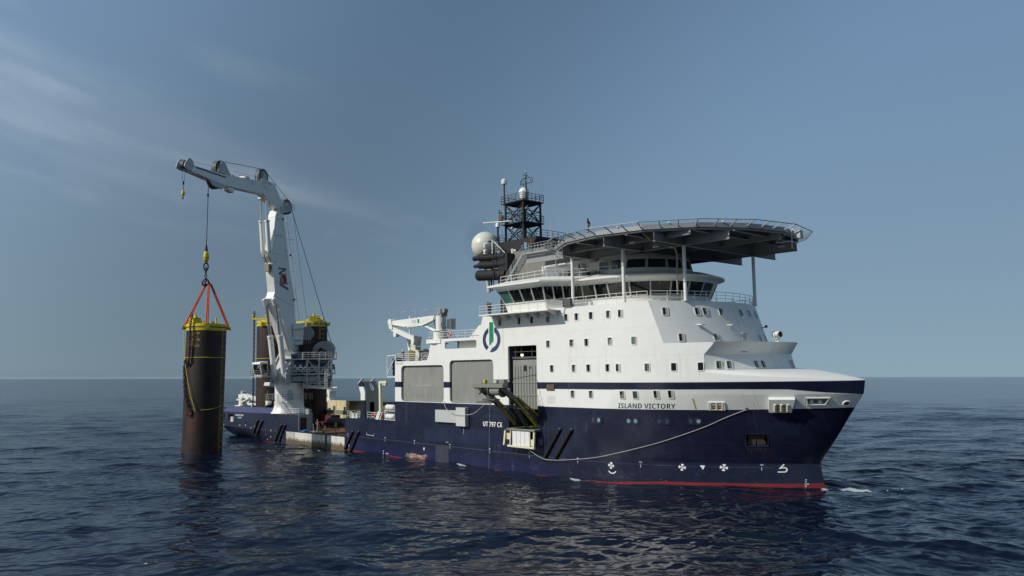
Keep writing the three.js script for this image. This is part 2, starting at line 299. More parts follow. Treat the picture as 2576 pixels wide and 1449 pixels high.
const texSide = paint(SX0, SX1, SY0, SY1, 34, (q) => {
  bands(q, SX0, SX1, [[SX1, 10.5], [SX0, 10.5]]);
  q.poly([[44, 0.4], [55, 0.38], [62, 0.1], [62, -3], [44, -3]], CR);
  { const lo = [[44, 0.4], [44, 1.75]]; for (let x = 46; x <= 104; x += 0.8) lo.push([x, 1.85 - 0.011 * (x - 46) + 0.16 * (hash2(x * 10 | 0, 4, 9) - 0.5)]); lo.push([104, 0.1], [62, 0.1], [55, 0.38]); q.poly(lo, '#191b3d'); q.rect(66, 84, 3.2, 4.9, '#1c213a'); q.rect(51.5, 58.9, 2.7, 4.9, '#1d2239'); }
  // welds and plate seams
  for (const y of [3.2, 4.9, 6.9]) q.line([[44, y], [104, y]], 0.035, '#252951');
  for (const x of [51.5, 58.9, 66.2, 73.4, 80.4, 88.0, 95.4]) q.line([[x, 0.4], [x, 8.3]], 0.03, '#262a53');
  for (const y of [14.25, 17.35]) q.line([[79, y], [104, y]], 0.03, '#d3d3cd');
  for (const x of [83.2, 90.2, 97.1]) q.line([[x, 11.4], [x, 20.2]], 0.025, '#d6d6d0');
  q.line([[44.8, 2.62], [103, 2.28]], 0.04, '#5a5f86');
  frameMarks(q, [[45.6, 2.7, '30'], [48.6, 2.68, '40'], [56.2, 2.62, '50'], [63.7, 2.58, '60'], [71.9, 2.5, '70'], [80.2, 2.42, '80'], [87.6, 2.36, '90'], [95.6, 2.28, '100']]);
  // company mark: broken ring with a green bar
  const g = q.g; g.save(); g.translate(q.X(80.85), q.Y(16.85)); g.scale(1, 0.94); g.beginPath(); g.arc(0, 0, 1.45 * q.s, 0, 7); g.arc(0, 0, 1.45 * q.s, 0, 7); g.lineWidth = 0.62 * q.s; g.strokeStyle = '#30335c'; g.stroke(); g.restore();
  q.poly([[80.25, 19.3], [81.38, 19.3], [81.38, 16.6], [80.3, 15.9]], '#f0f0ea');
  q.poly([[80.42, 19.17], [81.24, 19.12], [81.28, 16.62], [80.38, 15.98]], '#1d7d57');
  q.poly([[79.4, 15.0], [80.38, 15.98], [81.28, 16.62], [81.32, 16.1], [80.15, 14.9]], CW);
  q.text('UT 797 CX', 78.92, 82.7, 5.52, 0.62, '#f0f0ec');
  q.text('IMO 9743615', 59.1, 60.95, 13.86, 0.26, '#4a4c50', '');
  // door outline, draught marks, thruster triangles
  q.line([[80.7, 2.3], [80.7, 4.74], [82.15, 4.74], [82.15, 2.3], [80.7, 2.3]], 0.04, '#20244a');
  for (const [x, c] of [[66.0, '#e8e8e2'], [69.3, '#cfc7a0'], [70.9, '#cfc7a0']]) q.poly([[x - 0.2, 1.95], [x + 0.2, 1.95], [x, 1.45]], c);
  q.poly([[90.38, 2.36], [90.62, 2.36], [90.5, 2.0]], '#d0d0cc');
  q.text('5', 55.6, 55.85, 0.75, 0.2, '#e6e6e2'); q.text('4', 55.6, 55.85, 0.4, 0.2, '#e6e6e2'); q.line([[56.3, 0.5], [57.2, 0.5]], 0.06, '#e6e6e2'); q.line([[56.7, 0.3], [56.7, 0.75]], 0.05, '#e6e6e2');
  q.text('8', 45.85, 46.05, 0.95, 0.3, '#e6e6e2');
  // discharge ports with dried brown runs below
  q.rect(68.7, 71.6, -0.2, 2.55, '#3d3d48'); q.rect(68.7, 70.1, 2.55, 2.95, '#16171c'); q.rect(70.25, 71.65, 2.55, 2.95, '#16171c'); q.rect(71.0, 71.6, 2.98, 3.04, '#d8d8d2');
  for (const [x, y] of [[64.3, 4.6], [66.2, 4.5], [68.9, 4.5], [69.6, 4.6], [73.2, 4.6], [78.9, 3.2], [51.4, 4.6], [46, 4.9], [49.2, 4.9], [83.3, 8.0]]) { g.fillStyle = '#14161c'; g.beginPath(); g.ellipse(q.X(x), q.Y(y), 0.12 * q.s, 0.16 * q.s, 0, 0, 7); g.fill(); }
  // scraped paint at the waterline
  q.poly([[61.5, 0.75], [63.5, 0.95], [66.4, 0.72], [66.2, 0.3], [62.6, 0.25]], '#8a6a5a');
  for (let i = 0; i < 46; i++) { const x = 61.2 + 5.2 * hash2(i, 1, 5), y = 0.3 + 0.75 * hash2(i, 2, 5); q.line([[x, y], [x + 0.35 + 0.5 * hash2(i, 3, 5), y - 0.12]], 0.05, i % 3 ? '#c9beb2' : '#4a3a3c'); }
  q.rect(96.6, 98.2, 0.15, 0.42, '#b9b8b4'); q.rect(100.5, 103, 1.02, 1.07, '#7d80a0');
  // stencilled notice and grime beside the gangway door
  for (let k = 0; k < 9; k++) q.line([[90.95, 8.82 + k * 0.09], [92.2, 8.82 + k * 0.09]], 0.02, '#9c9c98'); q.line([[90.9, 8.75], [90.9, 9.65], [92.25, 9.65], [92.25, 8.75], [90.9, 8.75]], 0.02, '#a2a29c');
  for (let i = 0; i < 14; i++) q.rect(89.25, 89.35 + 0.8 * hash2(i, 7, 2) * (1 - i / 16), 8.4 + i * 0.1, 8.5 + i * 0.1, '#c3c1b8');
}, weatherHull(2));
const BX0 = 90, BX1 = 126, BY0 = -3, BY1 = 20.6;
const texBow = paint(BX0, BX1, BY0, BY1, 46, (q) => {
  bands(q, BX0, BX1, [[BX1, 9.9], [124.3, 9.95], [121.7, 10.17], [118.9, 10.5], [114.8, 10.55], [BX0, 10.5]]);
  q.poly([[BX0, 8.3], [108.4, 8.32], [113.9, 8.4], [119.6, 8.49], [123.2, 8.57], [126, 8.6], [126, 8.0], [BX0, 8.0]], CB);
  q.poly([[BX0, 0.10], [100, 0.14], [106, 0.58], [126, 0.76], [126, -3], [BX0, -3]], CR);
  for (const y of [3.2, 4.9, 6.9]) q.line([[90, y], [124, y]], 0.035, '#252951');
  for (const x of [95.4, 102.4, 109.2, 115.4]) q.line([[x, 0.4], [x, 8.3]], 0.03, '#272b55');
  for (const y of [14.25, 17.35]) q.line([[90, y], [113, y]], 0.03, '#d3d3cd'); for (const x of [104.2, 111.2]) q.line([[x, 11.4], [x, 20]], 0.025, '#d6d6d0');
  q.line([[90, 2.36], [104, 2.28], [116, 2.3]], 0.035, '#4a4f78');
  frameMarks(q, [[95.6, 2.28, '100'], [103.6, 2.3, '110'], [115.07, 2.35, '145']]);
  q.g.save(); q.g.transform(1, 0, -0.22, 1, 0.22 * q.Y(8.45), 0); q.text('ISLAND VICTORY', 101.75, 108.2, 8.46, 0.55, '#2c2e3e'); q.g.restore();
  const clover = (x, y) => { const g = q.g; for (let k = 0; k < 4; k++) { g.save(); g.translate(q.X(x), q.Y(y)); g.rotate(k * Math.PI / 2 + 0.15); g.fillStyle = '#eeeeea'; g.beginPath(); g.moveTo(0, 0); g.lineTo(-0.17 * q.s, -0.32 * q.s); g.quadraticCurveTo(0, -0.42 * q.s, 0.17 * q.s, -0.32 * q.s); g.closePath(); g.fill(); g.restore(); } };
  clover(100.1, 1.98); clover(107.95, 2.16); clover(111.85, 2.25);
  q.g.strokeStyle = '#eeeeea'; q.g.lineWidth = 0.13 * q.s; q.g.beginPath(); q.g.arc(q.X(100.2), q.Y(1.62), 0.5 * q.s, 0.5, 2.64); q.g.stroke();
  q.poly([[109.65, 2.42], [110.15, 2.42], [109.95, 1.95]], '#eeeeea');
  q.line([[116.85, 2.65], [116.55, 2.25], [116.85, 2.3]], 0.13, '#eeeeea'); q.g.beginPath(); q.g.arc(q.X(116.85), q.Y(2.08), 0.22 * q.s, -1.57, 1.57); q.g.stroke(); q.line([[116.85, 1.86], [116.35, 1.86]], 0.13, '#eeeeea');
  for (const [k, t] of [[0, '4'], [1, '2'], [2, '8M'], [3, '8']]) q.text(t, 118.42, 118.42 + 0.16 * t.length, 1.0 - k * 0.22, 0.15, '#e6e6e2');
  // rust and run-off from the anchor pocket, drain and hatches
  for (let i = 0; i < 60; i++) { const x = 114.1 + 2.2 * hash2(i, 3, 8), y = 4.6 - 1.6 * hash2(i, 5, 8) * hash2(i, 6, 8); q.line([[x, y + 0.4], [x, y]], 0.05 + 0.06 * hash2(i, 9, 8), ['#4c3328', '#2a2730', '#3a2b2b'][i % 3]); }
  q.line([[110.23, 9.6], [110.25, 8.4]], 0.2, '#b5ae86'); q.line([[110.2, 9.5], [110.24, 8.4]], 0.07, '#8d8458');
  q.rect(117.7, 118.5, 8.3, 8.5, '#b77f3e');
  q.line([[115.0, 8.45], [115.0, 10.5], [116.0, 10.5], [116.0, 8.45]], 0.03, '#b9b9b3'); q.line([[115.7, 9.3], [115.7, 8.5]], 0.05, '#c7b890');
  for (const x of [122.4, 123.2]) q.line([[x, 9.9], [x - 0.7, 8.6]], 0.03, '#c9c9c4');
}, weatherHull(5, 0.3));
// plating relief: welded seams and the shallow dishing of plates between frames
const dents = (x0, x1, y0, y1, sd) => { const t = paint(x0, x1, y0, y1, 16, (q) => q.rect(x0, x1, y0, y1, '#808080'), (x, y, c) => { const fr = Math.cos(x / 0.72 * 6.2832), st = Math.cos(y / 2.9 * 6.2832), n = fbm(x * 0.5, y * 0.5, sd, 3) - 0.5, n2 = fbm(x * 1.4, y * 1.4, sd + 5, 3) - 0.5, v = 128 + 16 * fr * (0.35 + 1.2 * Math.abs(n)) + 9 * st + 70 * n + 46 * n2; c[0] = c[1] = c[2] = v; }); t.colorSpace = THREE.NoColorSpace; return t; };
const hullSideMat = new THREE.MeshPhysicalMaterial({ map: texSide, roughness: 0.34, bumpMap: dents(SX0, SX1, SY0, SY1, 81), bumpScale: 0.05, side: THREE.DoubleSide }), bowMat = new THREE.MeshPhysicalMaterial({ map: texBow, roughness: 0.34, bumpMap: dents(BX0, BX1, BY0, BY1, 91), bumpScale: 0.05, side: THREE.DoubleSide });

// --- flat side plating with its openings
const sideWindows = [];
for (const x of [82.5, 86.17, 88.43, 91.25, 94.3, 96.0, 98.25, 100.86]) sideWindows.push([x, 19.0]);
for (const x of [91.22, 95.1, 97.46, 101.0]) sideWindows.push([x, 15.93]);
for (const x of [91.78, 95.37, 97.67, 100.56]) sideWindows.push([x, 12.95]);
for (const x of [95.1, 97.96]) sideWindows.push([x, 9.93]);
const outline = [[44.75, -3], [44.75, 5.45], [49.03, 5.5], [49.35, 5.9], [49.37, 9.35], [48.6, 10.93], [49.75, 11.25], [50.54, 9.69], [50.54, 5.95], [50.95, 5.5], [58.85, 5.45], [58.85, 14.32], [66.4, 14.33], [66.9, 14.5], [67.15, 14.95], [67.5, 16.3], [67.65, 16.75], [66.85, 16.78], [66.85, 17.33], [78.4, 17.3], [78.8, 19.0], [79.2, 20.2]];
for (const y of [20.2, 11.35, 10, 8.4, 5.5, 2.7, 0, -3]) outline.push([hullX0(y), y]);
const shp = shapeOf(outline);
const openings = [[60.42, 70.64, 8.42, 13.66, 0.7], [71.96, 81.12, 8.42, 14.26, 0.7], [84.0, 89.2, 5.6, 15.88, 0.22], [70.95, 77.8, 15.88, 16.92, 0.35]];
for (const [a, b, c, d, r] of openings) shp.holes.push(rrect(a, b, c, d, r));
for (const [x, y] of sideWindows) shp.holes.push(rrect(x - 0.29, x + 0.29, y - 0.42, y + 0.42, 0.12));
part('side_plating', planarUV(slab(shp, 11.25, 11.5), SX0, SX1, SY0, SY1), hullSideMat, ship, 'flat starboard side, navy below and white above, lettered UT 797 CX');
// --- curved bow
const bowSheet = (y0, y1, nv, nu = 56) => sheet((u, v) => { const y = lerp(y0, y1, v), x0 = hullX0(y), t = 1 - Math.pow(1 - u, 1.7), x = lerp(x0, hullTip(y), t); return [x, y, u === 1 ? 0 : hullZ(x, y)]; }, nu, nv, (p) => [(p[0] - BX0) / (BX1 - BX0), (p[1] - BY0) / (BY1 - BY0)]);
const bowG = bowSheet(-3, 11.35, 44);
// the starboard bow is pierced for the anchor pocket and the mooring openings: [x, y, half width, half height]
const bowCuts = [[115.2, 5.2, 0.93, 0.68], [112.3, 8.8, 0.64, 0.40], [117.9, 8.86, 0.64, 0.40], [120.93, 9.26, 0.80, 0.38]];
const bowPierced = bowSheet(-3, 11.35, 200, 240); { const ix = bowPierced.index.array, p = bowPierced.attributes.position, keep = []; for (let t = 0; t < ix.length; t += 3) { const x = (p.getX(ix[t]) + p.getX(ix[t + 1]) + p.getX(ix[t + 2])) / 3, y = (p.getY(ix[t]) + p.getY(ix[t + 1]) + p.getY(ix[t + 2])) / 3; if (!bowCuts.some(([cx, cy, w, h]) => Math.abs(x - cx) < w && Math.abs(y - cy) < h)) keep.push(ix[t], ix[t + 1], ix[t + 2]); } bowPierced.setIndex(keep); }
part('bow_plating', bowPierced, bowMat, ship, 'flared navy and white bow with the ship\'s name');
const plainBand = paint(0, 1, -3, 20.6, 60, (q) => bands(q, 0, 1, [[1, 10.5], [0, 10.5]]), () => {});
const plainMat = new THREE.MeshPhysicalMaterial({ map: plainBand, roughness: 0.4, side: THREE.DoubleSide });
part('bow_plating', planarUV(mirrorZ(bowG), 0, 200, -3, 20.6), plainMat, ship);
part('side_plating', planarUV(slab(outline, -11.5, -11.25), 0, 200, -3, 20.6), plainMat, ship);
// upper side shell forward of the flat part
const cornerX = (y) => interp(y, [11.35, 12.3, 14.2, 15.5], [111.8, 111.8, 111.8, 112.9]);
const upSide = sheet((u, v) => { const y = lerp(11.35, 15.5, v), x = lerp(102, cornerX(y), u); return [x, y, hullZ(x, 11.35)]; }, 22, 10, (p) => [(p[0] - BX0) / (BX1 - BX0), (p[1] - BY0) / (BY1 - BY0)]);
const upSide2 = sheet((u, v) => { const y = lerp(15.5, 20.2, v), x = lerp(102, lerp(107.7, 106.1, v), u); return [x, y, hullZ(x, 11.35)]; }, 14, 10, (p) => [(p[0] - BX0) / (BX1 - BX0), (p[1] - BY0) / (BY1 - BY0)]);
for (const g of [upSide, upSide2]) { part('upper_side_plating', g, bowMat, ship); part('upper_side_plating', planarUV(mirrorZ(g), 0, 200, -3, 20.6), plainMat, ship); }
// front tiers: arcs between the two forward corners
const ARC = { up: [15.5, 20.2, 107.7, 106.1, 111.9, 110.1], bul: [14.2, 15.5, 111.8, 112.9, 114.7, 115.7], low: [12.3, 14.2, 111.8, 111.8, 115.7, 114.7] };
function arcAt(n, y) { const a = ARC[n], t = (y - a[0]) / (a[1] - a[0]), cx = lerp(a[2], a[3], t), fx = lerp(a[4], a[5], t), cz = hullZ(cx, 11.35), s = fx - cx; return { cx, fx, cz, R: (cz * cz + s * s) / (2 * s) }; }
function arcPt(n, y, z) { const a = arcAt(n, y); return [a.fx - a.R + Math.sqrt(Math.max(0, a.R * a.R - z * z)), y, z]; }
const arcSheet = (n, off = 0) => sheet((u, v) => { const [y0, y1] = ARC[n], y = lerp(y0, y1, v), a = arcAt(n, y), p = arcPt(n, y, lerp(a.cz, -a.cz, u)); p[0] -= off; return p; }, 36, 6, (p) => [(p[2] + 12) / 24, (p[1] - 12) / 9]);
const frontTex = paint(0, 24, 12, 21, 40, (q) => { q.rect(0, 24, 12, 21, CW); for (const x of [3.5, 7, 10.5, 13.5, 17, 20.5]) q.line([[x, 12], [x + (x - 12) * 0.03, 21]], 0.03, '#d2d2cd'); for (const y of [15.6, 17.4]) q.line([[0, y], [24, y]], 0.03, '#d4d4ce'); }, weatherHull(12));
const frontMat = new THREE.MeshPhysicalMaterial({ map: frontTex, roughness: 0.42, side: THREE.DoubleSide });
part('front_plating', arcSheet('up'), frontMat, ship); part('front_plating', arcSheet('low'), frontMat, ship);
part('bow_bulwark', [arcSheet('bul'), arcSheet('bul', 0.12), strip([0, 1, 2, 3, 4, 5, 6, 7, 8].map((i) => arcPt('bul', 15.5, lerp(8.9, -8.9, i / 8))), [0, 1, 2, 3, 4, 5, 6, 7, 8].map((i) => { const p = arcPt('bul', 15.5, lerp(8.9, -8.9, i / 8)); return [p[0] - 0.12, p[1], p[2]]; }))], frontMat, ship);
// whaleback over the bow and the strip of side below its knuckle
{
  const N = 40, edge = (i, top) => { const s = Math.abs(i - N / 2) / (N / 2), sgn = i <= N / 2 ? 1 : -1, t = Math.pow(1 - s, 0.55), x = lerp(111.8, 124.6, t); return [x - (top ? 0.05 * t : 0), top ? lerp(12.3, 11.42, Math.pow((x - 111.8) / 12.8, 0.8)) : 11.35, sgn * Math.max(0, hullZ(x, 11.35) - (top ? 0.06 * t : 0))]; };
  const lo = [], hi = [], inn = [];
  for (let i = 0; i <= N; i++) { lo.push(edge(i, false)); hi.push(edge(i, true)); const a = arcAt('low', 12.3); inn.push(arcPt('low', 12.32, lerp(a.cz, -a.cz, i / N))); }
  part('bow_knuckle', strip(lo, hi), M.white, ship);
  part('whaleback_deck', sheet((u, v) => { const i = Math.round(u * N), A = hi[i], B = inn[i]; return [lerp(A[0], B[0], v), lerp(A[1], B[1] + 0.25, v) + 0.28 * Math.sin(v * Math.PI) * (1 - Math.abs(u - 0.5)), lerp(A[2], B[2], v)]; }, N, 8), M.white, ship);
}
// decks and bulkheads that close the shell
part('forecastle_deck', poly([[102, 11], [107.5, 10.3], [111.9, 8.9], [114.2, 5], [114.7, 0], [114.2, -5], [111.9, -8.9], [107.5, -10.3], [102, -11]], 14.4), M.deck, ship);
const deck20 = [[79.1, 11.45], [102, 11.45], [106.0, 10.7]]; for (let i = 1; i < 12; i++) { const p = arcPt('up', 20.2, lerp(10.7, -10.7, i / 12)); deck20.push([p[0], p[2]]); } deck20.push([106.0, -10.7], [102, -11.45], [79.1, -11.45]);
part('bridge_deck', poly(deck20, 20.19), M.white, ship);
part('crane_deck', span(66.9, 79.3, 17.1, 17.29, -11.2, 11.2), M.deck, ship);
part('winch_deck', span(58.9, 67.6, 14.1, 14.3, -11.2, 11.2), M.deck, ship);
part('aft_bulkhead', [span(58.9, 59.1, 2.5, 14.1, -11.2, 11.2), span(67.6, 67.8, 14.3, 15.3, -11.2, 11.2), span(67.6, 67.8, 15.3, 17.1, -11.2, 6.5)], M.white, ship);
part('house_bulkhead', [slab([[79.0, 17.3], [79.4, 20.15], [79.6, 20.15], [79.4, 17.3]], -11.2, 11.2)], M.white, ship);
part('deck_house', slab([[74.7, 17.31], [76.9, 18.97], [79.2, 18.97], [79.2, 17.31]], 6.2, 10.2), M.white, ship);
const shutTex = paint(60, 82, 8, 15, 40, (q) => q.rect(60, 82, 8, 15, '#84857e'), (x, y, c) => { const n = fbm(x * 0.8, y * 0.6, 6, 4) - 0.5, st = sstep(0.64, 0.8, fbm(x * 5.5, y * 0.22, 16, 3)), dk = sstep(0.55, 0.75, fbm(x * 1.7, y * 0.3, 26, 3)), f = hash2(x * 70 | 0, y * 70 | 0, 4) - 0.5; for (let e = 0; e < 3; e++) c[e] += 12 * n + 9 * st - 5 * dk + 6 * f; }), shutMat = new THREE.MeshPhysicalMaterial({ map: shutTex, roughness: 0.75, side: THREE.DoubleSide });
// hangar shutters, set back in their frames; canvas-grey, bulged in the after one
part('hangar_shutter', sheet((u, v) => { const x = lerp(60.2, 70.9, u), y = lerp(8.2, 13.9, v), dx = (x - 65.6) / 3.2, dy = (y - 9.9) / 1.4; return [x, y, 11.12 + 0.20 * Math.exp(-dx * dx - dy * dy) + 0.05 * Math.exp(-(((y - 10.6 - 0.1 * dx * dx) / 0.10) ** 2)) * Math.exp(-dx * dx) + 0.03 * Math.sin(x * 2.1) * Math.exp(-dy * dy)]; }, 60, 40, (p) => [(p[0] - 60) / 22, (p[1] - 8) / 7]), shutMat, ship, 'grey canvas-like shutter, bulged and creased');
part('hangar_shutter', planarUV(span(71.7, 81.4, 8.2, 14.5, 11.02, 11.15), 60, 82, 8, 15), shutMat, ship);
// the tall gangway opening and what stands in it
{
  part('hangar_interior', [span(83.7, 89.5, 5.4, 5.6, 5, 11.2), span(83.7, 83.9, 5.6, 15.9, 5, 11.2), span(89.25, 89.4, 5.6, 15.9, 5, 11.2), span(83.7, 89.5, 15.9, 16.1, 5, 11.2), span(83.7, 89.5, 5.6, 15.9, 4.8, 5)], M.dgrey, ship);
  const c = group('inner_door', ship); c.userData.label = 'tall grey ribbed door inside the side opening';
  const inn = mat('#84867f', 0.65); part('leaf', span(84.2, 89.18, 7.9, 14.1, 10.72, 10.85), inn, c);
  for (let k = 0; k < 9; k++) part('rib', span(84.5 + k * 0.52, 84.66 + k * 0.52, 8, 13.4, 10.85, 10.92), inn, c);
  for (const y of [9.6, 11.2]) part('cross_bar', span(84.2, 89.18, y, y + 0.14, 10.85, 10.95), inn, c);
  part('pane', span(86.3, 86.75, 12.7, 13.4, 10.85, 10.94), M.black, c); part('knob', span(87.3, 87.5, 13.0, 13.2, 10.85, 10.9), M.black, c);
  part('gantry_beam', [span(83.95, 89.2, 14.25, 14.5, 10.6, 10.95), ...[84.6, 85.7, 87.6, 88.8].map((x) => span(x, x + 0.08, 14.5, 15.7, 10.7, 10.8)), span(83.95, 89.2, 15.1, 15.17, 10.72, 10.8)], M.dgrey, ship);
  const lt = group('work_light', ship); part('housing', span(85.95, 86.45, 14.55, 14.85, 10.96, 11.1), M.lgrey, lt);
  part('lens', span(86.0, 86.4, 14.6, 14.8, 11.1, 11.13), new THREE.MeshStandardMaterial({ color: '#fff3d0', emissive: new THREE.Color(1, 0.86, 0.55), emissiveIntensity: 0.9 }), lt);
  const pl = new THREE.PointLight(new THREE.Color(1, 0.86, 0.6), 0.6, 12); pl.position.set(86.2, 14.65, 11.3); pl.castShadow = true; pl.name = 'work_light_glow'; lt.add(pl);
  for (let r = 0; r < 4; r++) parts('warning_stripe', [0, 1, 2, 3].map((i) => span(84.8 + i * 1.05 + (r % 2) * 0.4, 85.4 + i * 1.05 + (r % 2) * 0.4, 5.61, 5.625, 8 + r * 0.8, 8.12 + r * 0.8)), M.yellow, ship);
}
part('mooring_recess', [span(70.6, 78.2, 15.6, 15.8, 6.5, 11.2), span(72.2, 78.2, 15.6, 17.1, 9.8, 10.0), span(78.0, 78.2, 15.6, 17.1, 6.5, 11.2)], M.white, ship);
part('inclined_ladder', [...ladder([76.9, 15.8, 9.5], [77.8, 17.1, 9.5], 0.8, 0.22, 0.04, [0, 0, 1])], M.white, ship);

// --- windows
const frameG = (() => { const s = rrect(-0.36, 0.36, -0.49, 0.49, 0.15, THREE.Shape); s.holes.push(rrect(-0.28, 0.28, -0.41, 0.41, 0.11)); return extrude(s, 0.05); })();
const paneG = new THREE.PlaneGeometry(0.66, 0.92), blindG = new THREE.BoxGeometry(0.26, 0.8, 0.02), slatG = (() => join([...[0, 1, 2, 3].map((k) => box(0.26, 0.05, 0.02, 0, -0.3 + k * 0.19, 0)), box(0.03, 0.78, 0.02, 0.1, 0, 0), box(0.03, 0.78, 0.02, -0.1, 0, 0)]))();
let wi = 0;
function addWindow(pos, n, recessed, tall = 1) {
  const w = group('window', ship); w.position.set(...pos); w.lookAt(V3(...pos).add(n)); if (tall !== 1) w.scale.set(0.92, tall, 1);
  const k = wi++, f = part('frame', frameG, M.white, w), gl = part('pane', paneG, [M.glass, M.glass, M.glassGrey, M.glass, M.glassPale][hash2(k, 4, 4) * 5 | 0], w);
  gl.position.z = recessed ? -0.2 : 0.025;
  if (recessed) { const b = part('curtain', hash2(k, 8, 1) > 0.45 ? slatG : blindG, M.blind, w); b.position.set(hash2(k, 9, 1) > 0.3 ? 0.13 : -0.13, 0, -0.185); }
  else if (hash2(k, 12, 1) > 0.4) { const b = part('curtain', hash2(k, 8, 1) > 0.45 ? slatG : blindG, M.blind, w); b.position.set(0.14, 0, 0.03); b.scale.x = 0.8; }
  return w;
}
for (const [x, y] of sideWindows) addWindow([x, y, 11.5], V3(0, 0, 1), true);
for (const [x, y] of [[102.49, 9.94], [104.1, 9.95], [106.53, 10.02], [108.1, 10.05]]) addWindow([x, y, hullZ(x, y) + 0.01], hullN(x, y), false);
for (const [x, y] of [[102.1, 12.95], [105.77, 12.94], [108.72, 12.95], [111.45, 12.96], [104.26, 15.91], [102.62, 19.0]]) { const nn = hullN(x, 12); nn.y = 0; nn.normalize(); addWindow([x, y, hullZ(x, 11.35) + 0.01], nn, false); }
function arcNormal(n, y, z) { const a = arcPt(n, y, z), b = arcPt(n, y, z - 0.05), c = arcPt(n, y + 0.05, z); return V3(b[0] - a[0], b[1] - a[1], b[2] - a[2]).cross(V3(c[0] - a[0], c[1] - a[1], c[2] - a[2])).normalize(); }
for (const [n, y, zs] of [['up', 19.0, [9.7, 6.36, 5.4, 3.17, -0.46, -2.67, -5.17]], ['up', 16.1, [8.9, 5.16, -3.04, -6.0]], ['low', 13.08, [7.94, 6.96, 3.83, 2.83, -3.52, -4.5]]])
  for (const z of zs) { const p = arcPt(n, y, z), nn = arcNormal(n, y, z); if (nn.x < 0) nn.negate(); addWindow([p[0] + nn.x * 0.02, p[1] + nn.y * 0.02, p[2] + nn.z * 0.02], nn, false); }
{ // doorway in the front, light brackets
  const p = arcPt('up', 16.1, 0.8), d = group('front_door', ship); part('frame', rbox(0.08, 1.3, 0.95, 0.03, p[0] + 0.02, p[1] - 0.05, p[2]), M.white, d); part('leaf', rbox(0.06, 1.15, 0.8, 0.02, p[0] + 0.06, p[1] - 0.05, p[2]), M.lgrey, d);
  for (const z of [6.76, 2.74]) { const q = arcPt('up', 17.38, z); part('light_bracket', [beam([q[0] - 0.1, q[1] + 0.1, q[2]], [q[0] + 0.75, q[1] + 0.1, q[2] + 0.2], 0.5, 0.08), bar([q[0] - 0.1, q[1] - 0.25, q[2]], [q[0] + 0.6, q[1] + 0.08, q[2] + 0.15], 0.04)], M.white, ship); }
  for (const z of [-6.2, -6.6]) { const q = arcPt('up', 17.5, z); part('deck_lamp', [bar([q[0] - 0.05, q[1] - 0.1, q[2]], [q[0] + 0.5, q[1] + 0.05, q[2]], 0.04), new THREE.SphereGeometry(0.17, 8, 6).translate(q[0] + 0.55, q[1] + 0.08, q[2])], M.dgrey, ship); }
}
// twin portholes in dark oval recesses
for (const [x, y] of [[98.64, 7.05], [103.27, 7.07], [106.72, 7.13], [109.89, 7.18]]) {
  const g = group('porthole_pair', ship), n = hullN(x, y); g.position.set(x, y, hullZ(x, y)); g.lookAt(g.position.clone().add(n));
  const s = rrect(-0.95, 0.95, -0.45, 0.45, 0.44, THREE.Shape); s.holes.push(rrect(-0.86, 0.86, -0.36, 0.36, 0.35)); part('rim', extrude(s, 0.06), mat('#1a1f3a', 0.4), g);
  part('recess', extrude(rrect(-0.88, 0.88, -0.38, 0.38, 0.36, THREE.Shape), 0.01), mat('#1a1f3a', 0.5), g).position.z = 0.012;
  for (const k of [-0.42, 0.42]) { part('ring', new THREE.TorusGeometry(0.27, 0.035, 6, 16).translate(k, 0, 0.04), mat('#1d2340', 0.4), g); part('pane', new THREE.CircleGeometry(0.26, 16).translate(k, 0, 0.035), hash2(x * 3 | 0, k > 0 ? 1 : 0, 3) > 0.45 ? mat('#7d9a95', 0.12) : M.glassGrey, g); }
}
// an open-fronted box set back into the shell (local frame, front at z = 0)
const niche = (w, h, d, t = 0.03) => [box(2 * w, 2 * h, t, 0, 0, -d), box(t, 2 * h, d, -w, 0, -d / 2), box(t, 2 * h, d, w, 0, -d / 2), box(2 * w, t, d, 0, h, -d / 2), box(2 * w, t, d, 0, -h, -d / 2)];
// mooring openings near the bow
function onHull(name, x, y, label) { const g = group(name, ship), n = hullN(x, y); g.position.set(x, y, hullZ(x, y)); g.lookAt(g.position.clone().add(n)); g.rotateZ(0); if (label) g.userData.label = label; return g; }
for (const [x, y, proud] of [[112.3, 8.8, false], [117.9, 8.86, true]]) {
  const g = onHull('roller_fairlead', x, y), d = proud ? 0.45 : 0.08, w = 0.85, h = 0.48;
  const s = proud ? shapeOf([[-1.2, -0.58], [1.0, -0.58], [1.35, 0.95], [-1.2, 0.95]]) : rrect(-w, w, -h, h, 0.05, THREE.Shape); s.holes.push(rrect(-w + 0.1, w - 0.1, -h + 0.1, h - 0.1, 0.03)); part('frame', extrude(s, d + 0.1).translate(0, 0, -0.06), M.white, g);
  part('recess', niche(w - 0.02, h - 0.02, 0.75), M.white, g);
  for (const k of [-0.62, 0, 0.62]) part('roller', new THREE.CylinderGeometry(0.13, 0.13, 0.8, 12).translate(k, 0, d + (proud ? 0.06 : -0.06)), M.cream, g);
  parts('shelf', [box(1.5, 0.06, d, 0, -0.12, d / 2), box(0.35, 0.2, 0.1, -0.32, 0.16, d * 0.6), box(0.35, 0.2, 0.1, 0.32, 0.16, d * 0.6)], M.lgrey, g);
  part('rust_streak', [0, 1, 2, 3, 4].map((k) => box(0.12 + 0.1 * hash2(k, 1, 6), 0.1 + 0.06 * hash2(k, 2, 6), 0.006, -0.6 + k * 0.3, -h + 0.05, d + 0.066)), mat('#a8641f', 0.9), g);
}
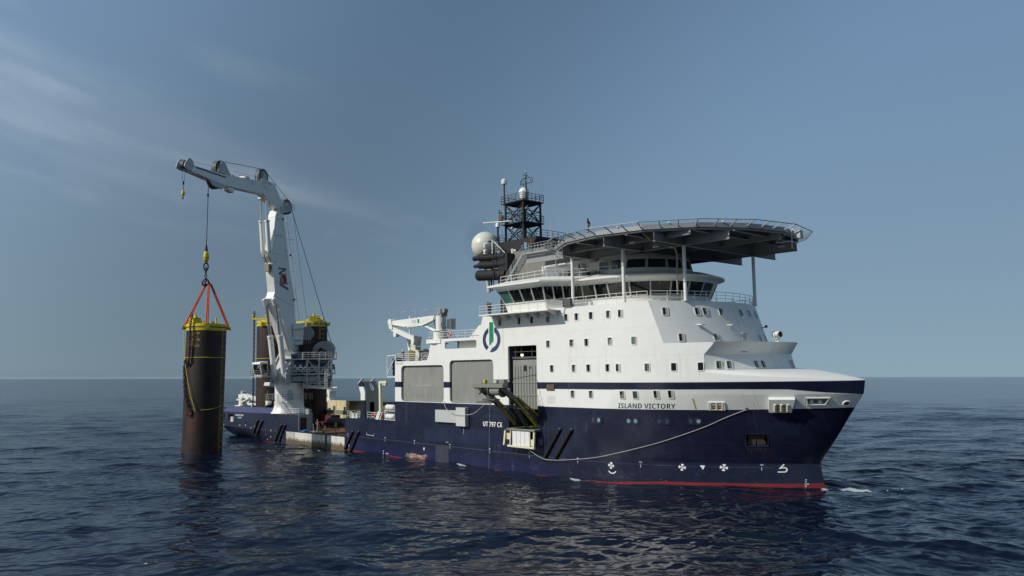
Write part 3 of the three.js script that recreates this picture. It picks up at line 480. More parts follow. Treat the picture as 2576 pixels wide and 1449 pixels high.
{
  const g = onHull('mooring_opening', 120.9, 9.25, 'trapezoid opening with two white rollers');
  const o = [[-1.15, 0.45], [1.25, 0.45], [0.85, -0.42], [-0.95, -0.42]], i = [[-1.0, 0.36], [1.08, 0.36], [0.76, -0.34], [-0.85, -0.34]];
  const s = shapeOf(o); s.holes.push(shapeOf(i)); part('frame', extrude(s, 0.14).translate(0, 0, -0.04), M.white, g); part('recess', niche(1.2, 0.5, 0.95), M.white, g);
  for (const k of [-0.5, 0.35]) part('roller', new THREE.LatheGeometry([[0, -0.32], [0.24, -0.32], [0.24, -0.26], [0.15, -0.2], [0.15, -0.08], [0.22, -0.02], [0, 0.0]].map(([a, b]) => new THREE.Vector2(a, b)), 12).translate(k, 0, -0.3), M.white, g);
  part('post', box(0.08, 0.9, 0.08, 0.05, 0, -0.6), M.lgrey, g);
}
{ const g = onHull('bow_fairlead', 123.0, 9.0); part('ring', new THREE.TorusGeometry(0.35, 0.1, 8, 16).scale(1, 0.8, 1), M.white, g); part('recess', new THREE.CircleGeometry(0.33, 14).scale(1, 0.8, 1).translate(0, 0, 0.02), M.dgrey, g); }
{ // anchor in its pocket
  const g = onHull('anchor', 115.2, 5.2, 'rusty stockless anchor housed in its pocket');
  const pin = mat('#1a1f3a', 0.6), rim = shapeOf([[-1.16, 0.74], [1.16, 0.74], [1.16, -0.74], [-1.16, -0.74]]); rim.holes.push(shapeOf([[-1.08, 0.66], [1.08, 0.66], [1.08, -0.66], [-1.08, -0.66]]));
  part('pocket_rim', extrude(rim, 0.03).translate(0, 0, 0.0), pin, g); part('pocket', niche(1.1, 0.68, 0.85), pin, g);
  part('crown', extrude(shapeOf([[-0.9, 0.58], [0.8, 0.58], [0.85, 0.12], [-0.85, 0.1]]), 0.3, 0.05).translate(0, 0, -0.62), mat('#4d2f22', 0.9), g);
  part('fluke', extrude(shapeOf([[-1.0, -0.58], [-0.72, 0.04], [-0.05, 0.04], [-0.12, -0.6]]), 0.2, 0.04).translate(0, 0, -0.5), mat('#4a4039', 0.85), g);
  part('fluke', extrude(shapeOf([[0.95, -0.58], [0.68, 0.04], [0.05, 0.04], [0.1, -0.6]]), 0.2, 0.04).translate(0, 0, -0.5), mat('#463b34', 0.85), g);
  part('shank', box(0.3, 0.5, 0.35, -0.05, 0.4, -0.5), mat('#5a3828', 0.9), g);
}
// rubbing fenders: slanted half-round pipes
function fender(x0, y0, x1, y1, parent = ship) { const g = group('slanted_fender', parent); part('pipe', bar([x0, y0, hullZ(x0, y0) + 0.1], [x1, y1, hullZ(x1, y1) + 0.1], 0.24, 10), M.rubber, g); const c = new THREE.SphereGeometry(0.26, 10, 6); part('end_cap', c.scale(1, 0.7, 0.7).translate(x0, y0 + 0.05, 11.62), mat('#3a3d4c', 0.6), g); }
for (const f of [[93, 5.72, 90.42, 2.3], [94.88, 5.74, 92.17, 2.29], [47.19, 3.3, 44.95, 0.5], [48.98, 3.38, 46.67, 0.3], [13.65, 3.85, 11.8, 1.3], [15.59, 3.83, 13.1, 1.0], [23.23, 3.37, 20.7, 0.4], [24.6, 3.42, 22.4, 0.4]]) fender(...f);
// boxes and plates on the side
part('sea_chest_cover', rspan(69.22, 74.05, 5.75, 7.42, 11.5, 11.95), mat('#b6b8b6', 0.55), ship); part('sea_chest_cover', rspan(74.06, 76.03, 5.37, 7.86, 11.5, 12.15), mat('#c2c3bf', 0.55), ship);
part('hinge_bar', [bar([75.1, 5.4, 11.6], [75.1, 4.3, 11.6], 0.05)], M.lgrey, ship);
part('name_board', rspan(90.88, 92.18, 10.3, 11.06, 11.5, 11.6, 0.03), mat('#5d4a3d', 0.7), ship);
part('draught_bracket', [bar([51.2, 3.05, 11.6], [53.4, 2.95, 11.6], 0.05), bar([51.3, 3.05, 11.6], [51.3, 3.45, 11.6], 0.05), bar([53.3, 2.95, 11.6], [53.3, 3.35, 11.6], 0.05)], M.lgrey, ship);
// ---------------------------------------------------------------- bridge
{
  // visor outline, starboard half from aft to the centreline
  const half = [[82.2, 13.4], [92.0, 13.6], [95.2, 10.0], [98.6, 9.75]];
  const cxv = 97.36, Rv = 9.84; for (let k = 1; k <= 10; k++) { const a = lerp(Math.asin(9.75 / Rv) - 0.03, 0, k / 10); half.push([cxv + Rv * Math.cos(a), Rv * Math.sin(a)]); }
  const inset = (d) => half.map((p, i) => {
    const a = half[Math.max(0, i - 1)], b = half[Math.min(half.length - 1, i + 1)];
    const n1 = i ? [-(p[1] - a[1]), p[0] - a[0]] : null, n2 = i < half.length - 1 ? [-(b[1] - p[1]), b[0] - p[0]] : null;
    const nm = (v) => { const l = Math.hypot(...v); return [v[0] / l, v[1] / l]; };
    let A = n1 ? nm(n1) : nm(n2), B = n2 ? nm(n2) : A; if (i === half.length - 1) B = [A[0], -A[1]];
    const s = [A[0] + B[0], A[1] + B[1]], k = 2 / (s[0] * s[0] + s[1] * s[1]);
    return [p[0] - d * s[0] * k + (i === 0 ? d * 0.9 : 0), Math.max(0, p[1] - d * s[1] * k)];
  });
  const full = (d, y) => { const h = inset(d), s = h.map(([x, z]) => [x, y, z]); return [...s, ...h.slice(0, -1).reverse().map(([x, z]) => [x, y, -z])]; };
  const close = (p) => [...p, p[0]];
  part('bridge_wall', strip(close(full(2.0, 20.2)), close(full(1.75, 21.2))), M.white, ship);
  part('bridge_sill', strip(full(1.75, 21.2), full(1.6, 21.22)), M.white, ship);
  part('bridge_header', [strip(close(full(0.95, 23.02)), close(full(0.7, 23.3))), strip(close(full(0.7, 23.3)), close(full(0, 23.42)))], M.white, ship);
  part('roof_visor', [strip(close(full(0, 23.42)), close(full(0, 23.62))), strip(close(full(0, 23.62)), close(full(1.9, 24.22)))], M.white, ship);
  part('bridge_roof', poly(full(1.9, 24.22).map((p) => [p[0], p[2]]), 24.22), M.white, ship);
  part('bridge_ceiling', poly(full(1.0, 22.9).map((p) => [p[0], p[2]]), 22.96), M.dgrey, ship);
  part('bridge_floor', poly(full(1.9, 21).map((p) => [p[0], p[2]]), 20.9), M.dgrey, ship);
  // raked windows: wing side 4, angled 4, side and front
  const lo = full(1.75, 21.2), hi = full(0.95, 23.02), mid = (a, b, t) => [lerp(a[0], b[0], t), lerp(a[1], b[1], t), lerp(a[2], b[2], t)];
  const runs = [[0, 1, 4], [1, 2, 4], [2, 3, 2]]; for (let i = 3; i < lo.length - 4; i += 2) if (i + 2 <= lo.length - 4) runs.push([i, i + 2, 1]);
  const nL = lo.length; runs.push([nL - 4, nL - 3, 2], [nL - 3, nL - 2, 4], [nL - 2, nL - 1, 4], [nL - 1, 0, 8]);
  for (const [i, j, n] of runs) for (let k = 0; k < n; k++) {
    const t0 = k / n, t1 = (k + 1) / n, a = mid(lo[i], lo[j], t0), b = mid(lo[i], lo[j], t1), c = mid(hi[i], hi[j], t1), d = mid(hi[i], hi[j], t0);
    const w = group('bridge_window', ship), lf = Math.hypot(b[0] - a[0], b[2] - a[2]), e = Math.min(0.2, 0.14 / lf), P = (s, t) => mid(mid(a, b, s), mid(d, c, s), t);
    const teal = i === 0 && k === 0;
    part('pane', quad(P(e, 0.06), P(1 - e, 0.06), P(1 - e, 0.95), P(e, 0.95)), teal ? M.glassTeal : M.glass, w);
    part('frame', [beam(a, d, 0.17, 0.14), beam(b, c, 0.17, 0.14), beam(P(0, 0.02), P(1, 0.02), 0.12, 0.12), beam(P(0, 0.98), P(1, 0.98), 0.12, 0.14)], M.white, w);
    if (i < 13 && n !== 8) { const o = P(0.5, 1.02), q = P(0.42, 0.75); part('wiper', [bar([o[0], o[1], o[2]], [q[0], q[1], q[2]], 0.02, 4), box(0.28, 0.12, 0.14, o[0], o[1] + 0.04, o[2])], M.lgrey, w); }
  }
  // bridge wing walkways, hung out on brackets
  for (const s of [1, -1]) {
    part('wing_walkway', slab([[80.9, 19.85], [93.4, 19.85], [93.4, 20.0], [80.9, 20.0]], s > 0 ? 11.51 : -13.7, s > 0 ? 13.7 : -11.51), M.white, ship);
    parts('wing_bracket', [82.5, 84.2, 86, 87.8, 89.6, 91.4, 92.9].map((x) => { const g = slab([[11.5, 19.85], [13.4, 19.85], [11.5, 19.2]], -0.04, 0.04); g.rotateY(-Math.PI / 2); return s > 0 ? g.translate(x, 0, 0) : g.scale(1, 1, -1).translate(x, 0, 0); }), M.white, ship);
    part('wing_railing', railing([[80.9, 20.0, 11.6 * s], [80.9, 20.0, 13.6 * s], [93.2, 20.0, 13.6 * s], [94.4, 20.2, 11.4 * s], [102, 20.2, 11.35 * s], [105.9, 20.2, 10.75 * s]]), M.white, ship);
  }
  const fr = []; for (let i = 0; i <= 14; i++) fr.push(arcPt('up', 20.2, lerp(10.6, -10.6, i / 14)).map((v, k) => k === 0 ? v - 0.12 : v));
  part('front_railing', railing(fr, 1.1, 3, 1.4), M.white, ship);
  part('rail_gusset', fr.filter((_, i) => i % 2).map((p) => bar([p[0], p[1] + 0.02, p[2]], [p[0] - 0.25, p[1] + 0.55, p[2]], 0.035, 4)), M.white, ship);
  part('speaker_box', rspan(94.0, 95.3, 20.25, 21.2, 11.35, 11.75), M.dgrey, ship);
  part('roof_railing', railing([[82.9, 24.05, 11.6], [91.4, 24.2, 11.7], [94.0, 24.25, 8.6], [99.0, 24.25, 7.4]], 0.85, 2, 2.2), M.white, ship);
  parts('whip_post', [[84.5, 11.3], [87.5, 11.2], [89.2, 10], [91.4, 10]].map(([x, z]) => bar([x, 24.1, z], [x, 26.3, z], 0.045, 5)), M.lgrey, ship);
  // look-out house above the bridge, under the helideck
  const hh = (R, y, x0) => { const o = [[84.6, y, 5.7], [99.2, y, R]]; for (let k = 1; k < 12; k++) { const a = lerp(1.15, -1.15, k / 12), r = R / Math.sin(1.15); o.push([99.2 + x0 - r * Math.cos(1.15) + r * Math.cos(a) - x0, y, r * Math.sin(a)]); } o.push([99.2, y, -R], [84.6, y, -5.7]); return o; };
  const L0 = hh(6.4, 24.22, 0), L1 = hh(6.2, 24.8, 0), L2 = hh(5.8, 26.0, 0), L3 = hh(5.7, 26.6, 0);
  part('upper_house_wall', [strip(L0, L1), strip(L2, L3), strip(L1.slice(0, 2), L2.slice(0, 2)), strip(L1.slice(-2), L2.slice(-2)), poly(L3.map((p) => [p[0], p[2]]), 26.6), quad([84.6, 24.2, 5.7], [84.6, 24.2, -5.7], [84.6, 26.6, -5.7], [84.6, 26.6, 5.7])], M.white, ship);
  for (let i = 1; i < L1.length - 2; i += 2) {
    const w = group('upper_house_window', ship), j = Math.min(i + 2, L1.length - 2), a = L1[i], b = L1[j], c = L2[j], d = L2[i], P = (s, t) => mid(mid(a, b, s), mid(d, c, s), t);
    part('pane', quad(P(0.07, 0.02), P(0.93, 0.02), P(0.93, 0.98), P(0.07, 0.98)), mat('#22403a', 0.08), w);
    part('frame', [beam(a, d, 0.3, 0.16), beam(b, c, 0.3, 0.16), beam(a, b, 0.12, 0.12), beam(d, c, 0.12, 0.12)], M.white, w);
  }
  for (const [x, w] of [[95.9, 1.5], [97.8, 1.5]]) { const g = group('upper_house_window', ship); part('frame', rspan(x - w / 2 - 0.1, x + w / 2 + 0.1, 24.75, 26.1, 5.98, 6.12), M.white, g); part('pane', span(x - w / 2, x + w / 2, 24.85, 26.0, 6.12, 6.14), mat('#2c4a44', 0.08), g); }
  part('upper_house_door', rspan(91.4, 92.4, 24.25, 26.1, 5.78, 5.9), M.black, ship); part('open_door_leaf', rspan(92.45, 92.55, 24.3, 26.0, 5.8, 6.7), M.white, ship);
  parts('fluorescent_lamp', [rspan(93.3, 94.6, 26.1, 26.25, 5.8, 5.98), rspan(88, 89.2, 26.1, 26.25, 5.75, 5.92)], M.lgrey, ship);
  parts('roof_equipment', [rspan(89.6, 91.2, 24.25, 25.2, 6.6, 7.6), rspan(92.9, 94.1, 24.25, 24.95, 6.6, 7.4), rspan(94.6, 95.6, 24.25, 24.9, 6.6, 7.3)], M.dgrey, ship);
}
// ---------------------------------------------------------------- helideck
{
  const hd = group('helideck', ship); hd.userData.label = 'many-sided grey helideck on posts, edged by safety nets';
  const cx = 102.0, R = 14.6, y = 28.1, P = (r, a, yy) => [cx + r * Math.cos(a), yy, r * Math.sin(a)], N = 16, A = (k) => (k + 0.0) * 2 * Math.PI / N;
  const ring = (r) => Array.from({ length: N }, (_, k) => [cx + r * Math.cos(A(k)), r * Math.sin(A(k))]);
  const top = new THREE.ExtrudeGeometry(shapeOf(ring(R)), { depth: 0.3, bevelEnabled: false }).rotateX(Math.PI / 2).translate(0, y, 0);
  part('deck_plate', top, mat('#5d6468', 0.7), hd);
  for (let k = 0; k < N; k++) {
    const a = A(k), b = A(k + 1);
    part('edge_beam', [beam(P(R + 0.05, a, y - 0.28), P(R + 0.05, b, y - 0.28), 0.12, 0.5), bar(P(R - 0.15, a, y - 0.65), P(R - 0.15, b, y - 0.65), 0.11, 8)], M.helial, hd);
    const g = [bar(P(R + 1.5, a, y + 0.1), P(R + 1.5, b, y + 0.1), 0.055, 6)];
    for (const t of [0.02, 0.34, 0.66]) { const p = lerp3(P(R, a, y - 0.35), P(R, b, y - 0.35), t), q = lerp3(P(R + 1.5, a, y + 0.1), P(R + 1.5, b, y + 0.1), t); g.push(beam(p, q, 0.09, 0.12)); }
    part('net_frame', g, M.helial, hd);
    const net = []; for (let i = 1; i < 12; i++) { const t = i / 12; net.push(bar(lerp3(P(R + 0.1, a, y - 0.28), P(R + 0.1, b, y - 0.28), t), lerp3(P(R + 1.42, a, y + 0.08), P(R + 1.42, b, y + 0.08), t), 0.007, 3)); } for (let i = 1; i < 5; i++) { const t = i / 5, r = lerp(R + 0.1, R + 1.42, t), yy = lerp(y - 0.28, y + 0.08, t); net.push(bar(P(r, a, yy), P(r, b, yy), 0.007, 3)); }
    part('safety_net', net, M.dgrey, hd);
    part('deck_edge_light', [new THREE.SphereGeometry(0.12, 8, 5).translate(...P(R - 0.1, (a + b) / 2, y + 0.08))], M.white, hd);
  }
  // girders: web and bottom flange
  const gird = (x0, z0, x1, z1, bot) => [span2(x0, z0, x1, z1, bot, y - 0.3, 0.06), span2(x0, z0, x1, z1, bot - 0.06, bot, 0.34)];
  function span2(x0, z0, x1, z1, y0, y1, w) { return beam([x0, (y0 + y1) / 2, z0], [x1, (y0 + y1) / 2, z1], w, y1 - y0); }
  for (const x of [94.6, 102.8, 108.5]) { const h = Math.sqrt(R * R - (x - cx) ** 2) - 0.35; part('girder', gird(x, -h, x, h, 26.4), M.grey, hd); }
  for (const z of [-10.6, -7.3, 0, 7.3, 10.6]) { const h = Math.sqrt(R * R - z * z) - 0.35; part('girder', gird(cx - h, z, cx + h, z, Math.abs(z) === 7.3 ? 26.4 : 26.9), M.grey, hd); }
  for (const x of [90.5, 98.5, 105.6, 112, 114.6]) { const h = Math.sqrt(R * R - (x - cx) ** 2) - 0.4; part('stiffener', gird(x, -h, x, h, 27.3), M.grey, hd); }
  for (const [x, z, b] of [[94.6, 10.5, 20.2], [102.6, 10.7, 20.2], [108.5, 7.3, 20.2], [94.6, -10.5, 20.2], [108.5, -7.3, 20.2]]) part('post', [bar([x, b, z], [x, 26.4, z], 0.2, 12), box(0.5, 0.06, 0.5, x, b + 0.03, z)], M.white, hd);
  part('drain_pipe', tube([[107.9, 20.3, 7.9], [107.9, 23, 7.9], [107.9, 25.8, 7.9], [107.8, 26.2, 8.3], [107.0, 26.6, 10.6], [106.9, 27.5, 12.6]], 0.11, 30, 7), mat('#8d8570', 0.6), hd);
  parts('floodlight', [[104.9, 26.7, 11.8], [106.3, 26.35, 9.4], [107.6, 26.25, 8.0], [114.1, 26.6, -4], [113.6, 26.6, -7.5]].map((p) => rbox(0.75, 0.22, 0.35, 0.04, ...p)), M.lgrey, hd);
  { // access platform on the forward edge
    const a = -0.18, q = (r, t, yy) => P(r, a + t, yy);
    part('edge_platform', [beam(q(R + 0.1, 0.06, y - 1.4), q(R + 0.1, -0.06, y - 1.4), 0.1, 0.12), beam(q(R - 1.8, 0.06, y - 1.4), q(R + 0.2, 0.06, y - 1.4), 0.1, 0.14), beam(q(R - 1.8, 0.06, y - 1.4), q(R, 0.06, y - 0.2), 0.1, 0.1), beam(q(R + 0.1, 0.06, y - 2.2), q(R + 0.1, 0.06, y + 0.4), 0.1, 0.1), rbox(0.7, 0.9, 0.7, 0.05, ...q(R + 0.6, 0, y - 0.6))], M.lgrey, hd);
  }
  // stair and landing on the after edge
  const st = group('helideck_stair', ship);
  const s0 = [81.2, 24.3, 8.6], s1 = [84.6, 28.0, 8.6];
  part('stringer', [beam([s0[0], s0[1], 8.1], [s1[0], s1[1], 8.1], 0.06, 0.28), beam([s0[0], s0[1], 9.2], [s1[0], s1[1], 9.2], 0.06, 0.28)], M.grey, st);
  for (let k = 0; k < 17; k++) { const t = (k + 0.5) / 17; part('tread', box(0.28, 0.04, 1.06, lerp(s0[0], s1[0], t), lerp(s0[1], s1[1], t), 8.65), M.grey, st); }
  part('landing', rspan(84.6, 89.9, 27.8, 28.05, 7.9, 9.4), M.grey, st);
  part('landing_beam', span(84.8, 91.5, 26.7, 27.6, 8.4, 8.7), M.grey, st);
  part('handrail', [...railing([[81.2, 24.3, 9.2], [84.6, 28.0, 9.2], [89.4, 28.0, 9.4], [90.2, 28.1, 9.6]], 1.1, 3, 0.62), ...railing([[81.2, 24.3, 8.1], [84.6, 28.0, 8.1], [85, 28.0, 7.9], [89.4, 28.0, 7.9]], 1.1, 3, 0.62)], M.steel, st);
}
function lerp3(a, b, t) { return [lerp(a[0], b[0], t), lerp(a[1], b[1], t), lerp(a[2], b[2], t)]; }
// ---------------------------------------------------------------- funnel casing, exhausts, mast
{
  const fc = group('funnel_casing', ship);
  part('grey_casing', rspan(78.3, 84.6, 20.3, 29.3, -4.8, 5.0, 0.05), mat('#77756f', 0.6), fc); part('after_casing', rspan(75.2, 78.29, 20.3, 29.2, -4.6, 4.7, 0.05), M.black, fc);
  part('black_top', slab([[74.3, 29.3], [80.2, 29.3], [81.6, 31.1], [81.6, 31.35], [73.6, 31.35], [73.6, 31.0]], -4.6, 3.6), M.black, fc);
  part('window', span(79.2, 79.65, 29.75, 30.7, 3.6, 3.63), mat('#7e98b4', 0.1), fc);
  part('vent_pipe', [bar([77.4, 29.2, 4.2], [77.4, 29.7, 4.2], 0.2), new THREE.SphereGeometry(0.24, 8, 6).translate(77.4, 29.75, 4.2), new THREE.SphereGeometry(0.22, 8, 6).translate(78.0, 29.6, 4.3)], M.white, fc);
  part('casing_rail', railing([[72.5, 31.35, 3.4], [81.4, 31.35, 3.4], [81.4, 31.35, -4.4], [72.5, 31.35, -4.4]], 1.05, 3, 1.2, 0.03, true), M.black, fc);
  part('casing_platform', span(72.4, 81.6, 31.3, 31.37, -4.5, 3.55), M.black, fc);
  const ex = (x0, x1, y0, y1, z, r, lipL, lipR) => { const g = group('exhaust_pipe', ship); part('pipe', bar([x0, y0, z], [x1, y1, z], r, 16), mat('#15110f', 0.75), g); part('mouth', [bar([x0 - lipL, y0 + 0.05, z - 0.3], [x0 + 0.4, y0, z - 0.2], lipR, 12)], M.black, g); part('band', new THREE.TorusGeometry(r + 0.02, 0.05, 6, 16).rotateY(Math.PI / 2).translate(x1 - 1.2, y1, z), mat('#4a4038', 0.7), g); };
  ex(72.2, 78.0, 29.1, 28.7, 6.0, 0.52, 1.5, 0.36); ex(72.3, 78.0, 27.95, 27.6, 6.0, 0.5, 1.5, 0.26); ex(72.1, 78.2, 26.5, 26.1, 6.0, 0.78, 0.1, 0.7);
  part('exhaust_box', rspan(76.6, 78.6, 24.3, 29.1, 4.75, 6.4), M.black, ship); part('exhaust_frame', [beam([76.3, 24.2, 6.9], [76.3, 29.6, 6.9], 0.1, 0.1), beam([74, 24.2, 5], [74.5, 26, 6], 0.12, 0.12), beam([73.5, 29.6, 6.9], [78.6, 29.6, 6.9], 0.08, 0.08), beam([73.5, 28.4, 5.2], [78.6, 28.4, 5.2], 0.1, 0.1), beam([73, 27.2, 5.2], [78.6, 27.2, 5.2], 0.1, 0.1), beam([74, 24.2, 5.2], [74, 29, 5.2], 0.12, 0.12)], M.black, ship);
  // big radome
  const rd = group('radome', ship); rd.userData.label = 'big white satellite dome beside the exhausts';
  part('dome', new THREE.SphereGeometry(2.06, 40, 28).translate(71.3, 31.2, 4), mat('#d6d4c6', 0.28), rd); part('seam', [new THREE.TorusGeometry(2.063, 0.012, 4, 48).rotateX(Math.PI / 2).translate(71.3, 31.2, 4), new THREE.TorusGeometry(2.063, 0.012, 4, 48).rotateY(-0.3).translate(71.3, 31.2, 4)], M.lgrey, rd);
  part('pedestal', [bar([71.3, 27.8, 4], [71.3, 29.5, 4], 0.7, 14, 1.1), bar([71.8, 24.2, 3.8], [71.4, 27.8, 4], 0.3, 10), beam([71.4, 27.7, 4], [75.3, 27.0, 4], 0.4, 0.4)], M.lgrey, rd);
  part('name_strip', box(0.02, 0.22, 0.5, 73.2, 31.5, 4.75, -0.4), M.navy, rd);
  part('searchlight_mast', [bar([74.2, 29.2, 5.2], [74.2, 31.6, 5.2], 0.1, 8), bar([74.3, 31.4, 5.1], [76.8, 29.2, 4.9], 0.06, 6), ...ladder([74.9, 29.2, 5.0], [74.9, 31.2, 5.0], 0.35)], M.white, ship);
  part('camera_unit', [rbox(0.45, 0.7, 0.45, 0.08, 73.1, 29.9, 5.6), bar([73.1, 30.6, 5.6], [73.3, 31.1, 5.7], 0.28, 10), bar([73.1, 29.2, 5.6], [73.1, 29.7, 5.6], 0.1)], M.white, ship);
  // lattice mast
  const ms = group('mast', ship); ms.userData.label = 'black lattice mast with three railed platforms';
  const C = [[73.4, 1.75], [77.2, 1.75], [77.2, -1.75], [73.4, -1.75]];
  const lv = [31.37, 34.15, 37.3];
  C.forEach(([x, z]) => part('leg', bar([x, 31.37, z], [x, 37.4, z], 0.17, 8), M.black, ms));
  for (let f = 0; f < 4; f++) { const a = C[f], b = C[(f + 1) % 4]; for (let l = 0; l < 2; l++) part('brace', [bar([a[0], lv[l] + 0.1, a[1]], [b[0], lv[l + 1] - 0.1, b[1]], 0.08, 6), bar([b[0], lv[l] + 0.1, b[1]], [a[0], lv[l + 1] - 0.1, a[1]], 0.08, 6), bar([a[0], lv[l + 1] - 0.1, a[1]], [b[0], lv[l + 1] - 0.1, b[1]], 0.09, 6), ...(l ? [bar([a[0], 36.0, a[1]], [b[0], 36.0, b[1]], 0.06, 6)] : [])], M.black, ms); }
  for (const [yy, e] of [[34.15, 0.35], [37.3, 0.35]]) {
    part('platform', span(73.4 - e - 0.25, 77.2 + e, yy, yy + 0.16, -1.75 - e, 1.75 + e), M.black, ms);
    part('railing', railing([[73.15 - e, yy + 0.16, 1.75 + e], [77.2 + e, yy + 0.16, 1.75 + e], [77.2 + e, yy + 0.16, -1.75 - e], [73.15 - e, yy + 0.16, -1.75 - e]], 1.05, 3, 0.8, 0.032, true), M.black, ms);
  }
  part('inner_pole', [bar([75.6, 31.4, 0], [75.6, 37.3, 0], 0.3, 10), ...ladder([75, 31.4, 0.6], [75, 37.3, 0.6], 0.45, 0.4, 0.035)], M.black, ms);
  part('cable_tray', [span(75.9, 76.4, 31.4, 37.2, 0.9, 1.1)], M.dgrey, ms);
  part('junction_box', rspan(72.5, 73.2, 34.9, 35.7, 1.9, 2.4), mat('#5c4a36', 0.7), ms);
  part('horn', [bar([73, 36, 2.2], [72.5, 36.3, 2.4], 0.15, 8, 0.05), bar([72.6, 35.0, 2.3], [72.6, 36.6, 2.3], 0.06, 6)], M.black, ms);
  part('small_dome', [new THREE.SphereGeometry(0.42, 16, 10).scale(1, 0.8, 1).translate(73.0, 41.0, 1.6), new THREE.CylinderGeometry(0.42, 0.42, 0.45, 16).translate(73.0, 40.75, 1.6)], M.white, ms); part('dome_post', bar([73.0, 37.4, 1.6], [73.0, 40.5, 1.6], 0.11, 8), M.black, ms);
  part('upper_dome', [new THREE.SphereGeometry(0.8, 20, 14).translate(75.9, 38.9, 0.3), new THREE.CylinderGeometry(0.8, 0.65, 0.8, 20).translate(75.9, 38.4, 0.3), new THREE.CylinderGeometry(0.5, 0.5, 0.7, 12).translate(75.9, 37.8, 0.3)], M.white, ms);
  part('topmast', [bar([76.6, 37.4, 0.5], [76.6, 41.8, 0.5], 0.1, 8, 0.07), ...ladder([76.3, 37.6, 0.55], [76.3, 41.2, 0.55], 0.4, 0.35, 0.03), bar([75.4, 40.1, 0.5], [77.9, 40.1, 0.5], 0.045), bar([75.6, 40.9, 0.5], [77.6, 40.9, 0.5], 0.045), bar([76.6, 41.3, 0], [76.6, 41.3, 1.2], 0.04), ...[75.4, 75.6, 77.6, 77.9].map((x) => bar([x, 40.1, 0.5], [x, 40.75, 0.5], 0.04)), bar([75.4, 37.5, 0.5], [76.6, 40.0, 0.5], 0.05)], M.black, ms);
  part('topmast_antenna', [new THREE.ConeGeometry(0.12, 0.4, 8).translate(76.6, 42.0, 0.5), new THREE.SphereGeometry(0.12, 8, 6).translate(77.6, 41.0, 0.5), new THREE.SphereGeometry(0.12, 8, 6).translate(75.5, 40.9, 0.5), new THREE.SphereGeometry(0.13, 8, 6).translate(77.2, 40.4, 0.9)], M.lgrey, ms);
  part('whip_antenna', [bar([72.6, 37.4, 2], [72.55, 39.6, 2], 0.03, 4), bar([74.7, 37.4, 2.05], [74.7, 40.3, 2.05], 0.03, 4), bar([77.5, 37.4, 2], [77.5, 39.0, 2], 0.03, 4), bar([77.5, 37.4, -2], [77.5, 40.4, -2], 0.02, 4), bar([74.4, 31.4, 3.2], [74.4, 41, 3.2], 0.03, 4)], M.lgrey, ms);
  part('radar_scanner', [rbox(4.6, 0.18, 0.3, 0.06).rotateY(0.5).translate(73.0, 34.6, 3.0), new THREE.CylinderGeometry(0.3, 0.36, 0.6, 12).translate(73.0, 34.15, 3.0)], M.white, ms); part('radar_post', bar([73, 31.4, 3.0], [73, 33.9, 3.0], 0.14, 8), M.black, ms);
  part('inner_radar', [rbox(1.4, 0.14, 0.2, 0.04).rotateY(-0.6).translate(76.9, 36.6, 0.8), new THREE.SphereGeometry(0.25, 10, 8).translate(77.2, 36.3, 1.0), new THREE.SphereGeometry(0.22, 8, 6).translate(75.0, 33.5, 2)], M.lgrey, ms);
  part('tuned_antenna', [bar([82.4, 29.2, 1.5], [82.4, 33.1, 1.5], 0.04, 5), bar([82.4, 33.1, 1.5], [81.4, 35.2, 2.2], 0.012, 3), bar([82.4, 33.1, 1.5], [83.6, 35.0, 0.6], 0.012, 3), bar([82.4, 33.1, 1.5], [82.4, 36.5, 1.5], 0.012, 3)], M.lgrey, ms);
  // searchlight on the bow bulwark
  const sl = group('bow_searchlight', ship); part('drum', [bar([113.7, 16.45, -2.1], [114.7, 16.4, -1.7], 0.36, 16)], M.white, sl); part('lens', bar([114.69, 16.4, -1.7], [114.73, 16.4, -1.69], 0.3, 16), M.black, sl); part('yoke', [bar([114.1, 15.5, -2], [114.1, 16.1, -2], 0.12, 8), box(0.5, 0.25, 0.5, 114.1, 15.6, -2), box(0.1, 0.7, 0.1, 114.05, 16.2, -1.5), box(0.1, 0.7, 0.1, 114.15, 16.2, -2.4)], M.white, sl);
}
// ---------------------------------------------------------------- after part of the ship
const texStern = paint(-3, 30, -1, 7, 44, (q) => {
  q.rect(-3, 30, -1, 7, CB); q.rect(-3, 30, -1, 0.1, CR);
  for (const x of [3, 9, 15, 19.6, 24]) q.line([[x, 0], [x, 5.4]], 0.03, '#252951'); q.line([[-3, 5.1], [20, 5.25]], 0.04, '#3b3f6c');
  q.text('ISLAND VICTORY', 3.4, 7.15, 4.42, 0.34, '#e6e6e2'); q.text('ÅLESUND', 4.6, 6.2, 3.98, 0.26, '#e6e6e2');
  for (let k = 0; k < 22; k++) { q.rect(2.95 + k * 0.43, 3.25 + k * 0.43, 3.08 - k * 0.007, 3.32 - k * 0.007, '#11131c'); q.rect(2.95 + k * 0.43, 3.25 + k * 0.43, 2.74 - k * 0.007, 2.98 - k * 0.007, '#11131c'); }
  for (const [x, y] of [[-1.9, 2.3], [5.6, 2.5], [8.1, 2.6], [10.5, 2.2], [12.0, 2.5], [18.8, 2.1], [18.6, 0.9], [16.8, 0.3]]) q.rect(x - 0.1, x + 0.1, y, y + 0.28, '#dcdcd8');
  for (let i = 0; i < 30; i++) { const x = -2 + 30 * hash2(i, 1, 77), y = 0.6 + 2 * hash2(i, 2, 77); q.line([[x, y], [x + 0.04, y - 0.5]], 0.06, '#8b8d9c'); }
}, weatherHull(33));
const sternMat = new THREE.MeshPhysicalMaterial({ map: texStern, roughness: 0.4, side: THREE.DoubleSide });
